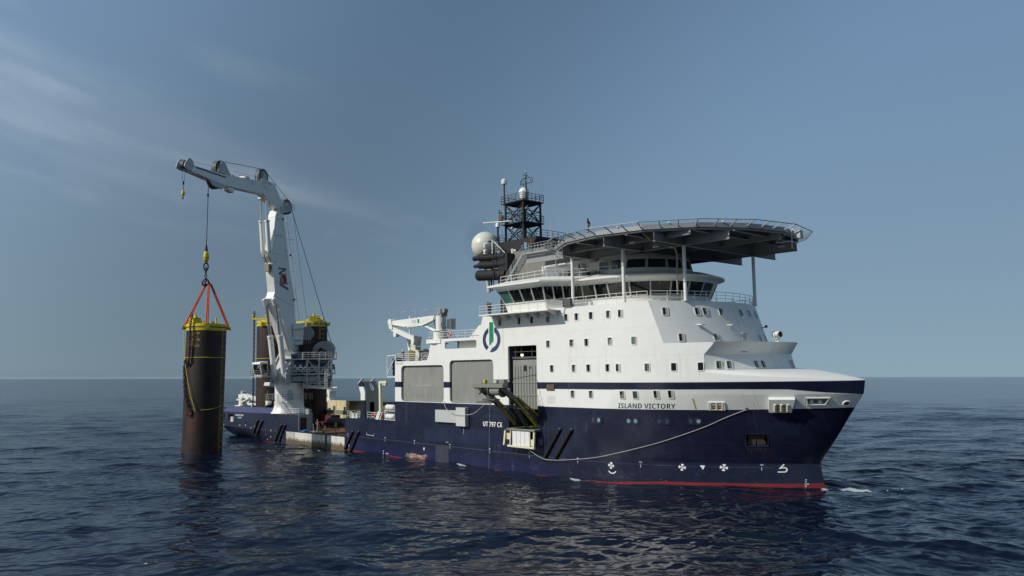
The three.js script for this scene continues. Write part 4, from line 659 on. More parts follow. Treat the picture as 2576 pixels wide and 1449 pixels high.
{
  const s = shapeOf([[-2.4, 2.3], [-2.4, 5.15], [19.6, 5.35], [29.2, 5.42], [29.2, 2.42], [24.9, 2.42], [24.9, 1.9]]); s.holes.push(rrect(0.2, 2.5, 3.2, 4.7, 0.12), rrect(-1.9, -0.8, 3.9, 4.7, 0.1));
  const uvS = (g) => planarUV(g, -3, 30, -1, 7);
  part('stern_side', uvS(slab(s, 11.25, 11.5)), sternMat, ship, 'navy stern side lettered with the ship\'s name and port');
  part('stern_side', uvS(slab([[-2.4, 2.3], [-2.4, 6.3], [29.2, 6.3], [29.2, 1.9]], -11.5, -11.25)), sternMat, ship);
  const low = sheet((u, v) => { const x = lerp(-2.4, 44.76, u), yt = x < 24.9 ? lerp(2.3, 1.9, (x + 2.4) / 27.3) : 2.42, y = lerp(yt, -3, v), k = 1 - sstep(0, 24, x); return [x + k * v * 2.5, y, 11.5 - k * (0.4 * (yt - y) + 0.32 * (yt - y) ** 2)]; }, 60, 10);
  part('stern_run', uvS(low), sternMat, ship); part('stern_run', uvS(mirrorZ(low)), sternMat, ship);
  part('transom', quad([-2.35, 6, 11.4], [-2.35, 6, -11.4], [-0.5, -3, -8], [-0.5, -3, 8]), M.navy, ship);
  part('sloped_bulwark', [quad([-2.4, 5.15, 11.49], [19.2, 5.35, 11.49], [19.0, 6.3, 10.75], [-2.4, 6.25, 10.75]), quad([-2.4, 6.25, 10.75], [19.0, 6.3, 10.75], [19.0, 6.3, 10.5], [-2.4, 6.25, 10.5]), quad([-2.4, 6.25, 10.5], [19.0, 6.3, 10.5], [19.0, 2.5, 10.5], [-2.4, 2.5, 10.5])], mat('#3a3f66', 0.45), ship);
  const dk = paint(-2, 59, -12, 12, 20, (q) => { q.rect(-2, 59, -12, 12, '#6e4a2a'); for (let z = -12; z < 12; z += 0.25) q.line([[-2, z], [59, z]], 0.02, '#4a3220'); }, (x, y, c) => { const n = fbm(x * 0.6, y * 6, 3, 4) - 0.5, p = sstep(0.5, 0.7, fbm(x * 0.4, y * 0.5, 8, 3)); for (let e = 0; e < 3; e++) c[e] = c[e] * (1 + 0.9 * n) * (1 - 0.45 * p); });
  const dm = new THREE.MeshPhysicalMaterial({ map: dk, roughness: 0.9, side: THREE.DoubleSide });
  const dg = new THREE.PlaneGeometry(61, 22.6).rotateX(-Math.PI / 2).translate(28.4, 2.44, 0); part('working_deck', dg, dm, ship, 'rust-brown wooden working deck');
  // white sheathed side below the working deck
  const wt = paint(24, 46, -1, 3, 60, (q) => { q.rect(24, 46, -1, 3, '#d3d0c6'); q.rect(38.55, 39.25, -1, 3, '#4a3c38'); q.rect(24, 28.2, -1, 3, '#b9b7b2'); for (const x of [29.7, 33, 36, 41.8]) q.line([[x, -1], [x, 3]], 0.04, '#a9a49a'); },
    (x, y, c) => { const n = fbm(x * 5, y * 0.9, 4, 4), low = sstep(1.5 + 0.9 * (n - 0.5), 0.75 + 0.9 * (n - 0.5), y), st = sstep(0.62, 0.8, fbm(x * 6, y * 0.5 + 3, 14, 3)), f = hash2(x * 90 | 0, y * 90 | 0, 3) - 0.5; const t = [72, 58, 34]; for (let e = 0; e < 3; e++) c[e] = lerp(c[e] - 55 * st + 8 * f, t[e] + 14 * f, low * 0.82); });
  part('side_sheathing', planarUV(span(24.95, 44.74, -0.9, 2.36, 11.5, 11.6), 24, 46, -1, 3), new THREE.MeshPhysicalMaterial({ map: wt, roughness: 0.7 }), ship, 'scuffed white sheathing streaked brown at the waterline');
  part('deck_edge_beam', span(24.95, 44.74, 2.36, 2.5, 11.2, 11.62), M.navy, ship);
  // casings inside the stern side
  parts('stern_casing', [span(-2.3, 6.0, 2.5, 5.2, 8.4, 10.45), span(16.2, 24.4, 2.5, 5.3, 6.0, 11.2), span(24.4, 29.1, 2.5, 5.3, 9.5, 11.2)], M.grey, ship);
  const eb = group('casing_end', ship); part('bulkhead', span(29.1, 29.3, 2.45, 5.42, 9.3, 11.48), M.grey, eb); part('doorway', extrude(rrect(-0.62, 0.62, 0, 2.15, 0.2, THREE.Shape), 0.02).rotateY(Math.PI / 2).translate(29.31, 2.75, 10.55), M.black, eb); part('inner_wing', span(27.9, 29.2, 2.45, 6.3, 8.9, 9.4), M.grey, eb);
  part('deck_railing', railing([[22.5, 5.4, 11.3], [29.0, 5.42, 11.3], [29.0, 5.42, 9.6]], 1.05, 3, 1.1), M.white, ship);
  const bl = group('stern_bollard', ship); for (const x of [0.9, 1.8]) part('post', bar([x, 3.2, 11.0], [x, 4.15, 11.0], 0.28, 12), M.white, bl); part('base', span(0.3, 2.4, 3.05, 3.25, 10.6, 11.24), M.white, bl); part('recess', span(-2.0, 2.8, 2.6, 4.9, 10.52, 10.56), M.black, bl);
  // cream cargo rail along the port side
  const cr = group('port_cargo_rail', ship); cr.userData.label = 'cream rust-stained rail housing along the port side';
  const ct = paint(4, 60, 2, 7.2, 30, (q) => q.rect(4, 60, 2, 7.2, '#c9c09a'), (x, y, c) => { const st = sstep(0.6, 0.82, fbm(x * 3.3, y * 0.35, 9, 3)), n = fbm(x, y, 2, 3) - 0.5; c[0] += 16 * n - 22 * st; c[1] += 16 * n - 48 * st; c[2] += 16 * n - 70 * st; });
  const cm = new THREE.MeshPhysicalMaterial({ map: ct, roughness: 0.7, side: THREE.DoubleSide });
  const w1 = shapeOf([[5, 2.4], [5, 5.0], [5, 6.8], [13.4, 6.85], [13.6, 6.2], [13.4, 5.6], [13.7, 4.8], [13.7, 2.4]]); w1.holes.push(rrect(7.2, 8.2, 4.7, 5.6, 0.1), rrect(7.4, 8.2, 3.6, 4.1, 0.1), rrect(9.0, 9.9, 4.0, 4.7, 0.1), rrect(11.5, 12.3, 3.2, 5.5, 0.1), rrect(5.2, 6.3, 2.5, 5.1, 0.1));
  part('outer_plate', planarUV(slab(w1, -8.6, -8.4), 4, 60, 2, 7.2), cm, cr); part('inner_plate', planarUV(span(4.6, 58.8, 2.45, 6.7, -9.9, -9.7), 4, 60, 2, 7.2), cm, cr); part('top_plate', span(4.6, 58.8, 6.6, 6.72, -11.2, -8.7), M.dgrey, cr);
  parts('slot', [16, 18.5, 21, 24, 28, 33, 38, 43].map((x) => span(x, x + 0.25, 4.6, 5.3, -9.69, -9.66)), M.black, cr);
  // deck gear seen amidships
  part('stern_gantry_pipe', [bar([20.5, 3.3, 0.2], [26.3, 3.4, 0.2], 0.72, 18)], mat('#4b5059', 0.6), ship);
  parts('red_cradle', [span(13.8, 19.8, 2.46, 4.4, -2.6, -0.6), span(17.0, 20.2, 2.46, 3.2, -0.6, 1.4)], mat('#5c2626', 0.7), ship); part('cradle_beam', span(12, 21.8, 4.5, 5.3, -2.8, -2.2), M.lars, ship);
  part('deck_winch', [bar([18.6, 3.3, 2.6], [18.6, 3.3, 4.2], 0.8, 14), span(17.6, 19.6, 2.46, 2.8, 2.4, 4.4)], M.black, ship);
  parts('rail_stanchion', [28.6, 33.4, 35.2, 37].map((x, i) => bar([x, 2.45, 11.0 - i * 0.1], [x, 4.0, 11.0 - i * 0.1], 0.04, 5)), M.cream, ship);
  part('rail_panel', [span(31.5, 31.58, 2.45, 4.6, 9.0, 9.1), span(30.3, 31.5, 2.45, 2.52, 9, 10.2)], M.lgrey, ship);
  parts('coiled_rope', [new THREE.TorusGeometry(0.55, 0.12, 6, 18).rotateX(Math.PI / 2).translate(30.3, 2.56, 10.9), new THREE.TorusGeometry(0.4, 0.12, 6, 18).rotateX(Math.PI / 2).translate(30.7, 2.7, 10.8)], mat('#3f6fa0', 0.8), ship);
  parts('deck_lashing', [tube([[31.5, 2.5, 11], [33, 2.56, 10.5], [35, 2.5, 10.9], [36, 2.55, 10.3], [38.5, 2.5, 10.8]], 0.07, 40, 5), tube([[37.5, 2.5, 10.6], [39, 2.5, 10.0], [41, 2.55, 10.6], [43, 2.5, 10.3]], 0.08, 40, 5)], mat('#4b3a2c', 0.9), ship);
}
// after end of the midship block: deck, horns, davit
{
  part('side_deck', span(44.8, 58.9, 5.2, 5.4, 6.5, 11.2), M.deck, ship); part('side_deck_wall', [span(44.75, 58.9, 2.44, 5.2, 6.4, 6.6), span(44.75, 44.95, -1, 5.2, 6.4, 11.25), span(44.8, 58.9, 5.2, 5.4, -11.2, -6.5)], M.grey, ship);
  const hn = group('towing_horn', ship); hn.userData.label = 'tall bent horn, navy outside and grey inside, with arched slots';
  const fp = shapeOf([[9.2, 5.4], [11.25, 5.4], [11.25, 9.69], [9.0, 9.69], [8.95, 6.2]]); fp.holes.push(rrect(9.65, 10.55, 5.75, 8.1, 0.4));
  const zy = (s, x) => extrude(s, 0.12).rotateY(-Math.PI / 2).translate(x, 0, 0);  // (z,y) outline -> plate across the ship
  part('front_plate', [zy(fp, 50.54)], M.grey, hn);
  const up = shapeOf([[9.0, 9.69], [11.25, 9.69], [11.25, 11.3], [8.95, 11.3]]); up.holes.push(rrect(9.6, 10.3, 9.85, 11.1, 0.3));
  { const g = zy(up, 0); const p = g.attributes.position; for (let i = 0; i < p.count; i++) p.setX(i, p.getX(i) + lerp(50.54, 49.75, (p.getY(i) - 9.69) / 1.61)); part('upper_plate', g, M.grey, hn); }
  part('back_plate', [span(49.3, 49.42, 5.4, 9.4, 9.0, 11.25)], M.navy, hn);
  part('inner_cheek', slab([[49.35, 5.4], [49.37, 9.35], [48.6, 10.93], [49.75, 11.25], [50.54, 9.69], [50.54, 5.4]], 8.85, 9.0), M.grey, hn);
  parts('top_cap', [beam([48.62, 10.98, 11.3], [49.75, 11.75, 11.3], 0.5, 0.1), beam([48.62, 10.98, 9.2], [49.75, 11.75, 9.2], 0.5, 0.1)], M.white, hn);
  parts('after_railing', [railing([[44.9, 5.42, 11.2], [45.6, 5.42, 11.2]], 1.1, 3, 0.7), railing([[47.9, 5.42, 11.2], [49.2, 5.42, 11.2]], 1.1, 3, 0.7), railing([[50.9, 5.42, 11.25], [54.2, 5.42, 11.25]], 1.1, 3, 1.2), railing([[44.9, 5.42, 11.2], [44.9, 5.42, 6.8], [52, 5.42, 6.8]], 1.1, 3, 1.3)], M.white, ship);
  const b = group('mooring_bollard', ship); for (const x of [46.3, 47.3]) part('post', [bar([x, 5.4, 10.8], [x, 6.2, 10.8], 0.25, 12), bar([x, 6.2, 10.8], [x, 6.26, 10.8], 0.31, 12)], M.white, b); part('base', span(45.9, 47.7, 5.4, 5.5, 10.4, 11.2), M.white, b);
  const d = group('raft_davit', ship); part('column', [beam([54.2, 5.4, 10.9], [53.75, 11.2, 10.7], 0.42, 0.42)], M.cream, d); part('arm', [beam([53.6, 11.2, 10.7], [55.6, 11.25, 10.7], 0.4, 0.35)], M.cream, d); part('sheave', [bar([55.2, 10.9, 10.5], [55.2, 10.9, 10.9], 0.22, 10), bar([54.7, 10.9, 10.5], [54.7, 10.9, 10.9], 0.2, 10)], M.cream, d);
  part('gangway_box', [beam([53.4, 5.4, 11.2], [54.2, 6.6, 11.2], 0.06, 0.7), beam([54.1, 5.4, 11.1], [54.9, 6.6, 11.1], 0.05, 0.1)], M.white, ship); part('fire_box', span(54.0, 54.4, 5.7, 6.4, 10.6, 11.0), M.orange, ship);
  part('raft_rack', [bar([55.2, 5.4, 10.8], [55.2, 7.6, 10.8], 0.06), bar([58.0, 5.4, 10.8], [58.0, 7.4, 10.8], 0.06), beam([55.2, 6.85, 10.8], [58.2, 6.85, 10.8], 0.3, 0.08), beam([55.2, 5.5, 10.8], [58.2, 5.5, 10.8], 0.3, 0.08)], M.white, ship);
  // railing round the winch deck and the crane deck
  part('winch_deck_railing', [...railing([[58.95, 14.32, 11.3], [66.8, 14.34, 11.3]], 1.1, 4, 1.6), ...railing([[58.95, 14.32, 11.3], [58.95, 14.32, 2]], 1.1, 4, 1.6)], M.white, ship);
  part('crane_deck_railing', [...railing([[78.3, 17.3, 11.2], [66.95, 17.33, 11.2], [66.95, 17.33, 6.5]], 1.05, 3, 1.6)], M.white, ship);
  part('crane_sponson', [new THREE.CylinderGeometry(1.5, 0.35, 0.75, 20).scale(1.05, 1, 0.9).translate(68.4, 16.4, 10.6), slab([[66.8, 16.76], [70.1, 16.72], [70.1, 17.32], [66.8, 17.34]], 11.3, 11.62)], M.white, ship);
}

{ // thin dark smoke drifting aft of the exhausts: puffs of faint nested shells
  const sm = new THREE.Group(); sm.name = 'exhaust_smoke'; sm.userData = { kind: 'stuff', label: 'faint dark smoke drifting from the exhaust pipes', category: 'smoke' }; scene.add(sm); aboard.push(sm);
  const m = new THREE.MeshPhysicalMaterial({ color: new THREE.Color('#2a2622'), roughness: 1, specularIntensity: 0, transparent: true, opacity: 0.022, depthWrite: false });
  const g = []; for (const [x, y, z, r] of [[69.0, 31.4, 3.2, 2.3], [68.4, 33.8, 2.6, 2.2]]) for (const k of [0.62, 1]) { const q = new THREE.IcosahedronGeometry(r * k, 4), pp = q.attributes.position; for (let i = 0; i < pp.count; i++) { const f = 1 + 0.35 * (fbm(pp.getX(i) * 0.8 + 9, pp.getY(i) * 0.8 + pp.getZ(i) * 0.7, 66 + r * 10, 3) - 0.5); pp.setXYZ(i, pp.getX(i) * f * 1.1, pp.getY(i) * f, pp.getZ(i) * f); } q.computeVertexNormals(); g.push(q.translate(x, y, z)); }
  const o = part('puff', g, m, sm); o.castShadow = false;
}
// ---------------------------------------------------------------- main crane (in its own slewing plane: rho outboard, y up, off sideways)
const CU = [0.457, 0.889], CN = [0.889, -0.457], CA = [20.4, 8.7];
const cp = (r, y, o = 0) => [CA[0] + CU[0] * r + CN[0] * o, y, CA[1] + CU[1] * r + CN[1] * o];
const craneMat = new THREE.Matrix4().makeBasis(V3(CU[0], 0, CU[1]), V3(0, 1, 0), V3(CN[0], 0, CN[1])).setPosition(CA[0], 0, CA[1]);
// u x y = (-?) : flip handedness safely by building in world space
const cslab = (pts, o0, o1) => { const g = slab(pts, o0, o1), p = g.attributes.position; for (let i = 0; i < p.count; i++) { const q = cp(p.getX(i), p.getY(i), p.getZ(i)); p.setXYZ(i, ...q); } g.computeVertexNormals(); return g; };
const cbar = (a, b, r, n = 8, r2) => bar(cp(...a), cp(...b), r, n, r2);
{
  const cr = thing('offshore_crane', 'tall white knuckle-boom crane on the stern, lifting the brown pile', 'crane');
  // pedestal
  const ped = group('pedestal', cr);
  part('column', [new THREE.CylinderGeometry(2.62, 2.62, 5.4, 36).translate(CA[0], 8.1, CA[1])], M.white, ped);
  part('foot', [new THREE.LatheGeometry([[3.35, 5.38], [2.95, 5.9], [2.72, 6.6], [2.64, 7.4]].map(([a, b]) => new THREE.Vector2(a, b)), 32).translate(CA[0], 0, CA[1])], M.white, ped);
  part('flange', [new THREE.CylinderGeometry(2.8, 2.8, 0.22, 36).translate(CA[0], 10.8, CA[1]), new THREE.CylinderGeometry(2.75, 2.75, 0.12, 36).translate(CA[0], 7.35, CA[1])], M.white, ped);
  const ringPts = (r, y, n = 20) => Array.from({ length: n }, (_, k) => [CA[0] + r * Math.cos(k / n * 6.2832), y, CA[1] + r * Math.sin(k / n * 6.2832)]);
  { const s = new THREE.Shape(); s.absarc(0, 0, 4.3, 0, 6.2832); const h = new THREE.Path(); h.absarc(0, 0, 2.6, 0, 6.2832); s.holes.push(h); part('walkway', new THREE.ExtrudeGeometry(s, { depth: 0.12, bevelEnabled: false, curveSegments: 24 }).rotateX(Math.PI / 2).translate(CA[0], 7.75, CA[1]), M.grey, ped); }
  part('walkway_railing', railing(ringPts(4.25, 7.75), 1.15, 3, 1.4, 0.03, true), M.grey, ped);
  part('hatch', [extrude(rrect(-0.5, 0.5, 0, 1.9, 0.4, THREE.Shape), 0.06).rotateY(1.15).translate(CA[0] + 2.62 * Math.sin(1.15), 7.8, CA[1] + 2.62 * Math.cos(1.15))], M.lgrey, ped);
  const st = group('stair', cr); for (const dz of [0, 1.0]) part('stringer', [beam([22.6, 8.0 - 0.25, 12.2 - dz], [25.4, 5.42, 11.8 - dz], 0.06, 0.22)], M.lgrey, st);
  part('handrail', [...railing([[22.6, 7.8, 12.2], [25.4, 5.42, 11.8]], 1.05, 2, 0.9), ...railing([[22.6, 7.8, 11.2], [25.4, 5.42, 10.8]], 1.05, 2, 0.9)], M.lgrey, st);
  for (let k = 0; k < 10; k++) { const t = (k + 0.5) / 10; part('tread', box(0.26, 0.04, 0.95, lerp(22.6, 25.4, t), lerp(7.8, 5.45, t), lerp(11.7, 11.3, t)), M.lgrey, st); }
  // slewing house
  const hs = group('slewing_house', cr);
  part('king_post', [cslab([[2.9, 10.9], [3.0, 12.8], [1.4, 15.3], [0.2, 16.3], [-1.6, 16.0], [-2.6, 10.9]], -1.5, 1.5)], M.lgrey, hs);
  parts('cheek_plate', [cslab([[3.5, 10.95], [3.6, 12.6], [1.6, 15.6], [0.6, 16.9], [-0.6, 16.9], [-1.4, 15.4], [-1.6, 10.95]], 1.55, 1.75), cslab([[3.5, 10.95], [3.6, 12.6], [1.6, 15.6], [0.6, 16.9], [-0.6, 16.9], [-1.4, 15.4], [-1.6, 10.95]], -1.75, -1.55)], M.lgrey, hs);
  // machinery platforms: run out to the side of the boom (hw) and face outboard (ho)
  const HW = [0.487, -0.868], HO = [0.868, 0.487];
  const hp = (r, y, o = 0) => [CA[0] - HW[0] * r * 0.54 + HO[0] * o, y, CA[1] - HW[1] * r * 0.54 + HO[1] * o];
  const hslab = (pts, o0, o1) => { const g = slab(pts, o0, o1), p = g.attributes.position; for (let i = 0; i < p.count; i++) p.setXYZ(i, ...hp(p.getX(i), p.getY(i), p.getZ(i))); g.computeVertexNormals(); return g; };
  const hbar = (a, b, r, n = 8, r2) => bar(hp(...a), hp(...b), r, n, r2);
  parts('counter_frame', [hslab([[-4.6, 10.0], [-14.5, 9.6], [-14.5, 10.0], [-4.6, 10.6]], -3.2, 3.0), hslab([[-4.9, 12.4], [-15.5, 12.4], [-15.5, 12.65], [-4.9, 12.65]], -3.4, 3.2), hslab([[-3.5, 15.2], [-16.0, 15.2], [-16.0, 15.45], [-3.5, 15.45]], -3.2, 3.0)], M.lgrey, hs);
  for (const [r, o] of [[-6, 2.9], [-10, 2.9], [-14.3, 2.9], [-6, -3], [-10, -3], [-14.3, -3]]) part('frame_post', [beam(hp(r, 9.8, o), hp(r, 15.3, o), 0.22, 0.22)], M.lgrey, hs);
  for (const o of [2.95, -3.0]) part('frame_brace', [hbar([-6, 9.9, o], [-10, 12.4, o], 0.09), hbar([-10, 12.5, o], [-14.3, 15.3, o], 0.09), hbar([-6, 15.3, o], [-10, 12.5, o], 0.09)], M.lgrey, hs);
  const rr = (pts, y) => pts.map(([r, o]) => hp(r, y, o));
  part('upper_railing', railing(rr([[0.2, 1.9], [-4.4, 1.9], [-4.4, 3.0], [-16.0, 3.0], [-16.0, -3.2], [-4.4, -3.2]], 15.45), 1.1, 3, 1.1, 0.03), M.white, hs);
  part('middle_railing', railing(rr([[-0.2, 3.2], [-15.5, 3.2], [-15.5, -3.4], [-5, -3.4]], 12.65), 1.1, 3, 1.1, 0.03), M.white, hs);
  part('middle_walkway', hslab([[0.2, 12.5], [-5.0, 12.5], [-5.0, 12.65], [0.2, 12.65]], 1.8, 3.25), M.lgrey, hs);
  part('lower_railing', railing(rr([[-4.9, 3.0], [-14.5, 3.0], [-14.5, -3.2]], 10.0), 1.1, 3, 1.1, 0.03), M.white, hs);
  part('caged_ladder', [...ladder(hp(-12.4, 9.8, 3.4), hp(-12.4, 13.8, 3.4), 0.5, 0.3, 0.03, [HW[0], 0, HW[1]]), ...ladder(hp(-13.6, 12.7, 3.4), hp(-13.6, 16.6, 3.4), 0.5, 0.3, 0.03, [HW[0], 0, HW[1]]), ...[10.6, 11.3, 12, 12.7, 13.4].flatMap((y) => [hbar([-12.0, y, 3.4], [-12.0, y, 4.0], 0.025, 4), hbar([-12.8, y, 3.4], [-12.8, y, 4.0], 0.025, 4), hbar([-12.0, y, 4.0], [-12.8, y, 4.0], 0.025, 4)]), hbar([-12.0, 10.6, 4.0], [-12.0, 13.4, 4.0], 0.025, 4), hbar([-12.8, 10.6, 4.0], [-12.8, 13.4, 4.0], 0.025, 4), hbar([-12.4, 10.6, 4.0], [-12.4, 13.4, 4.0], 0.025, 4)], M.white, hs);
  for (let k = 0; k < 4; k++) { const g = group('hydraulic_motor', cr); part('casing', [hbar([-1.9 - k * 1.9, 13.5, 2.0], [-1.9 - k * 1.9, 13.5, 2.7], 0.5, 12), hbar([-1.9 - k * 1.9, 14.1, 2.0], [-1.9 - k * 1.9, 14.1, 2.5], 0.25, 10)], M.lgrey, g); part('end_cover', hbar([-1.9 - k * 1.9, 13.5, 2.7], [-1.9 - k * 1.9, 13.5, 2.85], 0.28, 10), M.dgrey, g); }
  parts('machinery_box', [hslab([[-5.2, 12.7], [-9.2, 12.7], [-9.2, 15.1], [-5.2, 15.1]], -2.6, 1.6), hslab([[-10.8, 12.7], [-14.2, 12.7], [-14.2, 15.0], [-10.8, 15.0]], -2.4, 1.6), hslab([[-5.6, 10.1], [-8.2, 10.1], [-8.2, 12.2], [-5.6, 12.2]], -2.0, 1.2), hslab([[-9.6, 10.05], [-13.9, 10.05], [-13.9, 12.2], [-9.6, 12.2]], -2.5, 0.8)], M.dgrey, hs);
  part('oil_tank', [hslab([[-4.9, 15.5], [-7.3, 15.5], [-7.3, 17.9], [-4.9, 17.9]], 0.6, 2.6)], M.black, hs);
  part('slew_motor', [hbar([-6.6, 11.3, 2.6], [-9.2, 11.35, 2.6], 0.62, 14), hbar([-9.2, 11.35, 2.6], [-9.6, 11.35, 2.6], 0.4, 12), hbar([-5.9, 10.5, 2.7], [-5.9, 10.5, 3.2], 0.35, 10)], M.grey, hs);
  part('hydraulic_hose', [[3.0, 11.3], [2.6, 11.2], [2.2, 11.4], [1.2, 11.2]].map(([r, y], i) => tube([hp(r, y + 0.6, 1.8), hp(r + 0.9, y + 1.2 - 0.2 * i, 2.1), hp(r + 0.5, y - 0.3, 2.2), hp(r - 0.4, y - 0.5, 1.9), hp(r - 0.8, y + 0.3, 1.8)], 0.05, 20, 5)).concat([0, 1, 2, 3, 4].map((k) => tube([hp(-5.2, 12.1 - k * 0.15, 2.3), hp(-7.5, 12.2 - k * 0.22, 2.9), hp(-10.6, 12.0 - k * 0.22, 2.7)], 0.06, 16, 5))), M.lgrey, hs);
  // winch drums
  const wd = group('main_winch', cr); part('drum', [hbar([-11.6, 16.6, -2.0], [-11.6, 16.6, 1.4], 1.4, 28)], M.dgrey, wd); for (const o of [-2.0, 1.6]) part('flange', [hbar([-11.6, 16.6, o], [-11.6, 16.6, o + 0.15], 2.1, 32)], M.grey, wd); part('guard', [sheet((u, v) => { const a = lerp(0.2, 2.9, u), q = hp(-11.6 + 2.3 / 0.54 * Math.cos(a), 16.6 + 2.3 * Math.sin(a), lerp(-2.1, 1.9, v)); return q; }, 14, 1)], M.grey, wd);
  part('drum_bracket', [hslab([[-9.4, 15.4], [-13.8, 15.4], [-12.6, 17.0], [-10.6, 17.0]], 1.8, 1.95)], M.grey, wd);
  const ww = group('whip_winch', cr); part('housing', [hslab([[-1.2, 22.0], [-5.0, 22.15], [-4.4, 18.1], [-0.9, 18.0]], -1.2, 1.0)], M.white, ww); parts('shelf', [hslab([[0.6, 20.9], [-5.0, 21.1], [-5.0, 21.2], [0.6, 21.0]], 1.0, 1.5), hslab([[0.4, 18.9], [-5.0, 19.0], [-5.0, 19.1], [0.4, 19.0]], 1.0, 1.5)], M.white, ww); part('disc', [hbar([-6.0, 20.2, 0.6], [-6.0, 20.2, 0.85], 1.25, 28), hbar([-6.0, 20.2, 0.85], [-6.0, 20.2, 1.0], 0.5, 14)], M.grey, ww); part('cage', [...railing([hp(-4.8, 18.3, 1.2), hp(-7.0, 18.3, 1.2)], 3.8, 5, 0.45, 0.02)], M.lgrey, ww);
  part('motor_backing', hslab([[-0.8, 12.66], [-9.0, 12.66], [-9.0, 15.1], [-0.8, 15.1]], 1.3, 1.8), M.dgrey, hs);
  part('upper_floor', hslab([[2.0, 15.2], [-4.4, 15.2], [-4.4, 15.42], [2.0, 15.42]], -2.0, 2.6), M.lgrey, hs);
  parts('deck_motor', [hbar([-0.6, 15.9, 2.0], [-2.6, 15.9, 2.0], 0.42, 12), hbar([-9.0, 15.9, 2.4], [-13.5, 15.9, 2.4], 0.45, 12), hbar([-10.4, 10.7, 2.2], [-13.6, 10.7, 2.2], 0.55, 12), hbar([-14.6, 13.3, 2.4], [-14.6, 14.3, 2.4], 0.4, 10)], M.dgrey, hs);
  part('valve_block', [hslab([[-5.4, 13.2], [-6.3, 13.2], [-6.3, 14.6], [-5.4, 14.6]], 2.0, 2.5), hslab([[-7.4, 13.0], [-9.8, 13.0], [-9.8, 14.2], [-7.4, 14.2]], 2.0, 2.6)], M.grey, hs);
  part('pipe_run', [0, 1, 2, 3, 4, 5].map((k) => tube([hp(-1.0, 11.9 - k * 0.12, 2.7), hp(-5 - k * 0.6, 12.1 - k * 0.2, 3.0), hp(-9.5, 11.8 - k * 0.25, 2.8), hp(-13.8, 12.2 - k * 0.1, 2.9)], 0.055, 24, 5)), M.lgrey, hs);
  part('upper_pipe_run', [0, 1, 2, 3, 4].map((k) => tube([hp(-9.4, 15.6 + k * 0.25, 2.6), hp(-10.6, 17.0 + k * 0.1, 2.4 - k * 0.1), hp(-12.4, 16.8 - k * 0.2, 2.5), hp(-13.6, 15.7, 2.6)], 0.06, 20, 5)), M.black, hs);
  // operator's cabin
  const cb = group('operator_cabin', cr);
  part('shell', [cslab([[4.6, 12.3], [6.2, 12.3], [6.9, 14.5], [6.7, 14.8], [4.6, 15.0]], -3.2, -1.5)], M.white, cb); part('front_pane', [quad(cp(6.27, 12.5, -1.65), cp(6.27, 12.5, -3.05), cp(6.9, 14.4, -3.05), cp(6.9, 14.4, -1.65))], M.glass, cb); part('side_pane', [cslab([[4.8, 12.9], [6.1, 12.7], [6.6, 14.4], [4.8, 14.6]], -1.49, -1.46)], M.glass, cb); part('walkway', [cslab([[3.4, 12.1], [7.0, 12.1], [7.0, 12.25], [3.4, 12.25]], -3.6, -1.0)], M.lgrey, cb); part('railing', railing([cp(4, 12.25, -1.1), cp(6.9, 12.25, -1.1), cp(6.9, 12.25, -3.5)], 1.05, 3, 1, 0.03), M.grey, cb);
  part('side_seat', [cslab([[5.6, 10.3], [7.0, 10.6], [6.8, 11.2], [5.4, 10.9]], -0.5, 0.7)], M.lgrey, cb);
  // main boom
  const bm = group('main_boom', cr);
  const boomSide = [[5.56, 42.65], [6.04, 41.63], [6.46, 38.48], [6.86, 34.35], [6.4, 30.5], [6.09, 28.95], [5.89, 27.55], [6.49, 26.34], [5.67, 25.4], [1.8, 17.2], [0.4, 16.0], [-1.65, 17.3], [-0.78, 21.92], [0.13, 28.0], [1.42, 31.89], [2.39, 37.01], [3.71, 42.56], [4.4, 43.3]];
  part('box_girder', cslab(boomSide, -0.8, 0.8), new THREE.MeshPhysicalMaterial({ color: new THREE.Color('#e2e3de'), roughness: 0.42, side: THREE.DoubleSide }), bm);
  parts('fork_leg', [cslab([[5.67, 25.4], [4.4, 25.0], [-0.1, 17.3], [-0.3, 16.5], [0.3, 16.0], [1.2, 16.9]], 0.8, 1.35), cslab([[5.67, 25.4], [4.4, 25.0], [-0.1, 17.3], [-0.3, 16.5], [0.3, 16.0], [1.2, 16.9]], -1.35, -0.8)], M.white, bm);
  parts('cylinder_lug', [cslab([[6.3, 26.5], [7.1, 26.0], [6.6, 25.0], [5.6, 25.3]], -1.2, -0.85), cslab([[6.3, 26.5], [7.1, 26.0], [6.6, 25.0], [5.6, 25.3]], 0.85, 1.2), cslab([[6.8, 35.3], [8.0, 34.6], [7.6, 33.9], [6.8, 33.0]], -0.9, 0.9)], M.white, bm);
  parts('weld_seam', [cslab([[6.85, 34.6], [2.0, 34.6], [2.0, 34.56], [6.85, 34.56]], 0.8, 0.812), cslab([[5.9, 26.9], [0.0, 25.2], [0.0, 25.15], [5.9, 26.85]], 0.8, 0.812)], M.grey, bm);
  parts('cleat', [[5.2, 41], [5.4, 38], [4.2, 38.2], [5.9, 33], [2.6, 35.5], [5.2, 29.4], [1.2, 29.6], [0.5, 26.4]].map(([r, y]) => cslab([[r, y], [r + 0.35, y], [r + 0.35, y + 0.08], [r, y + 0.08]], 0.8, 0.95)), M.grey, bm);
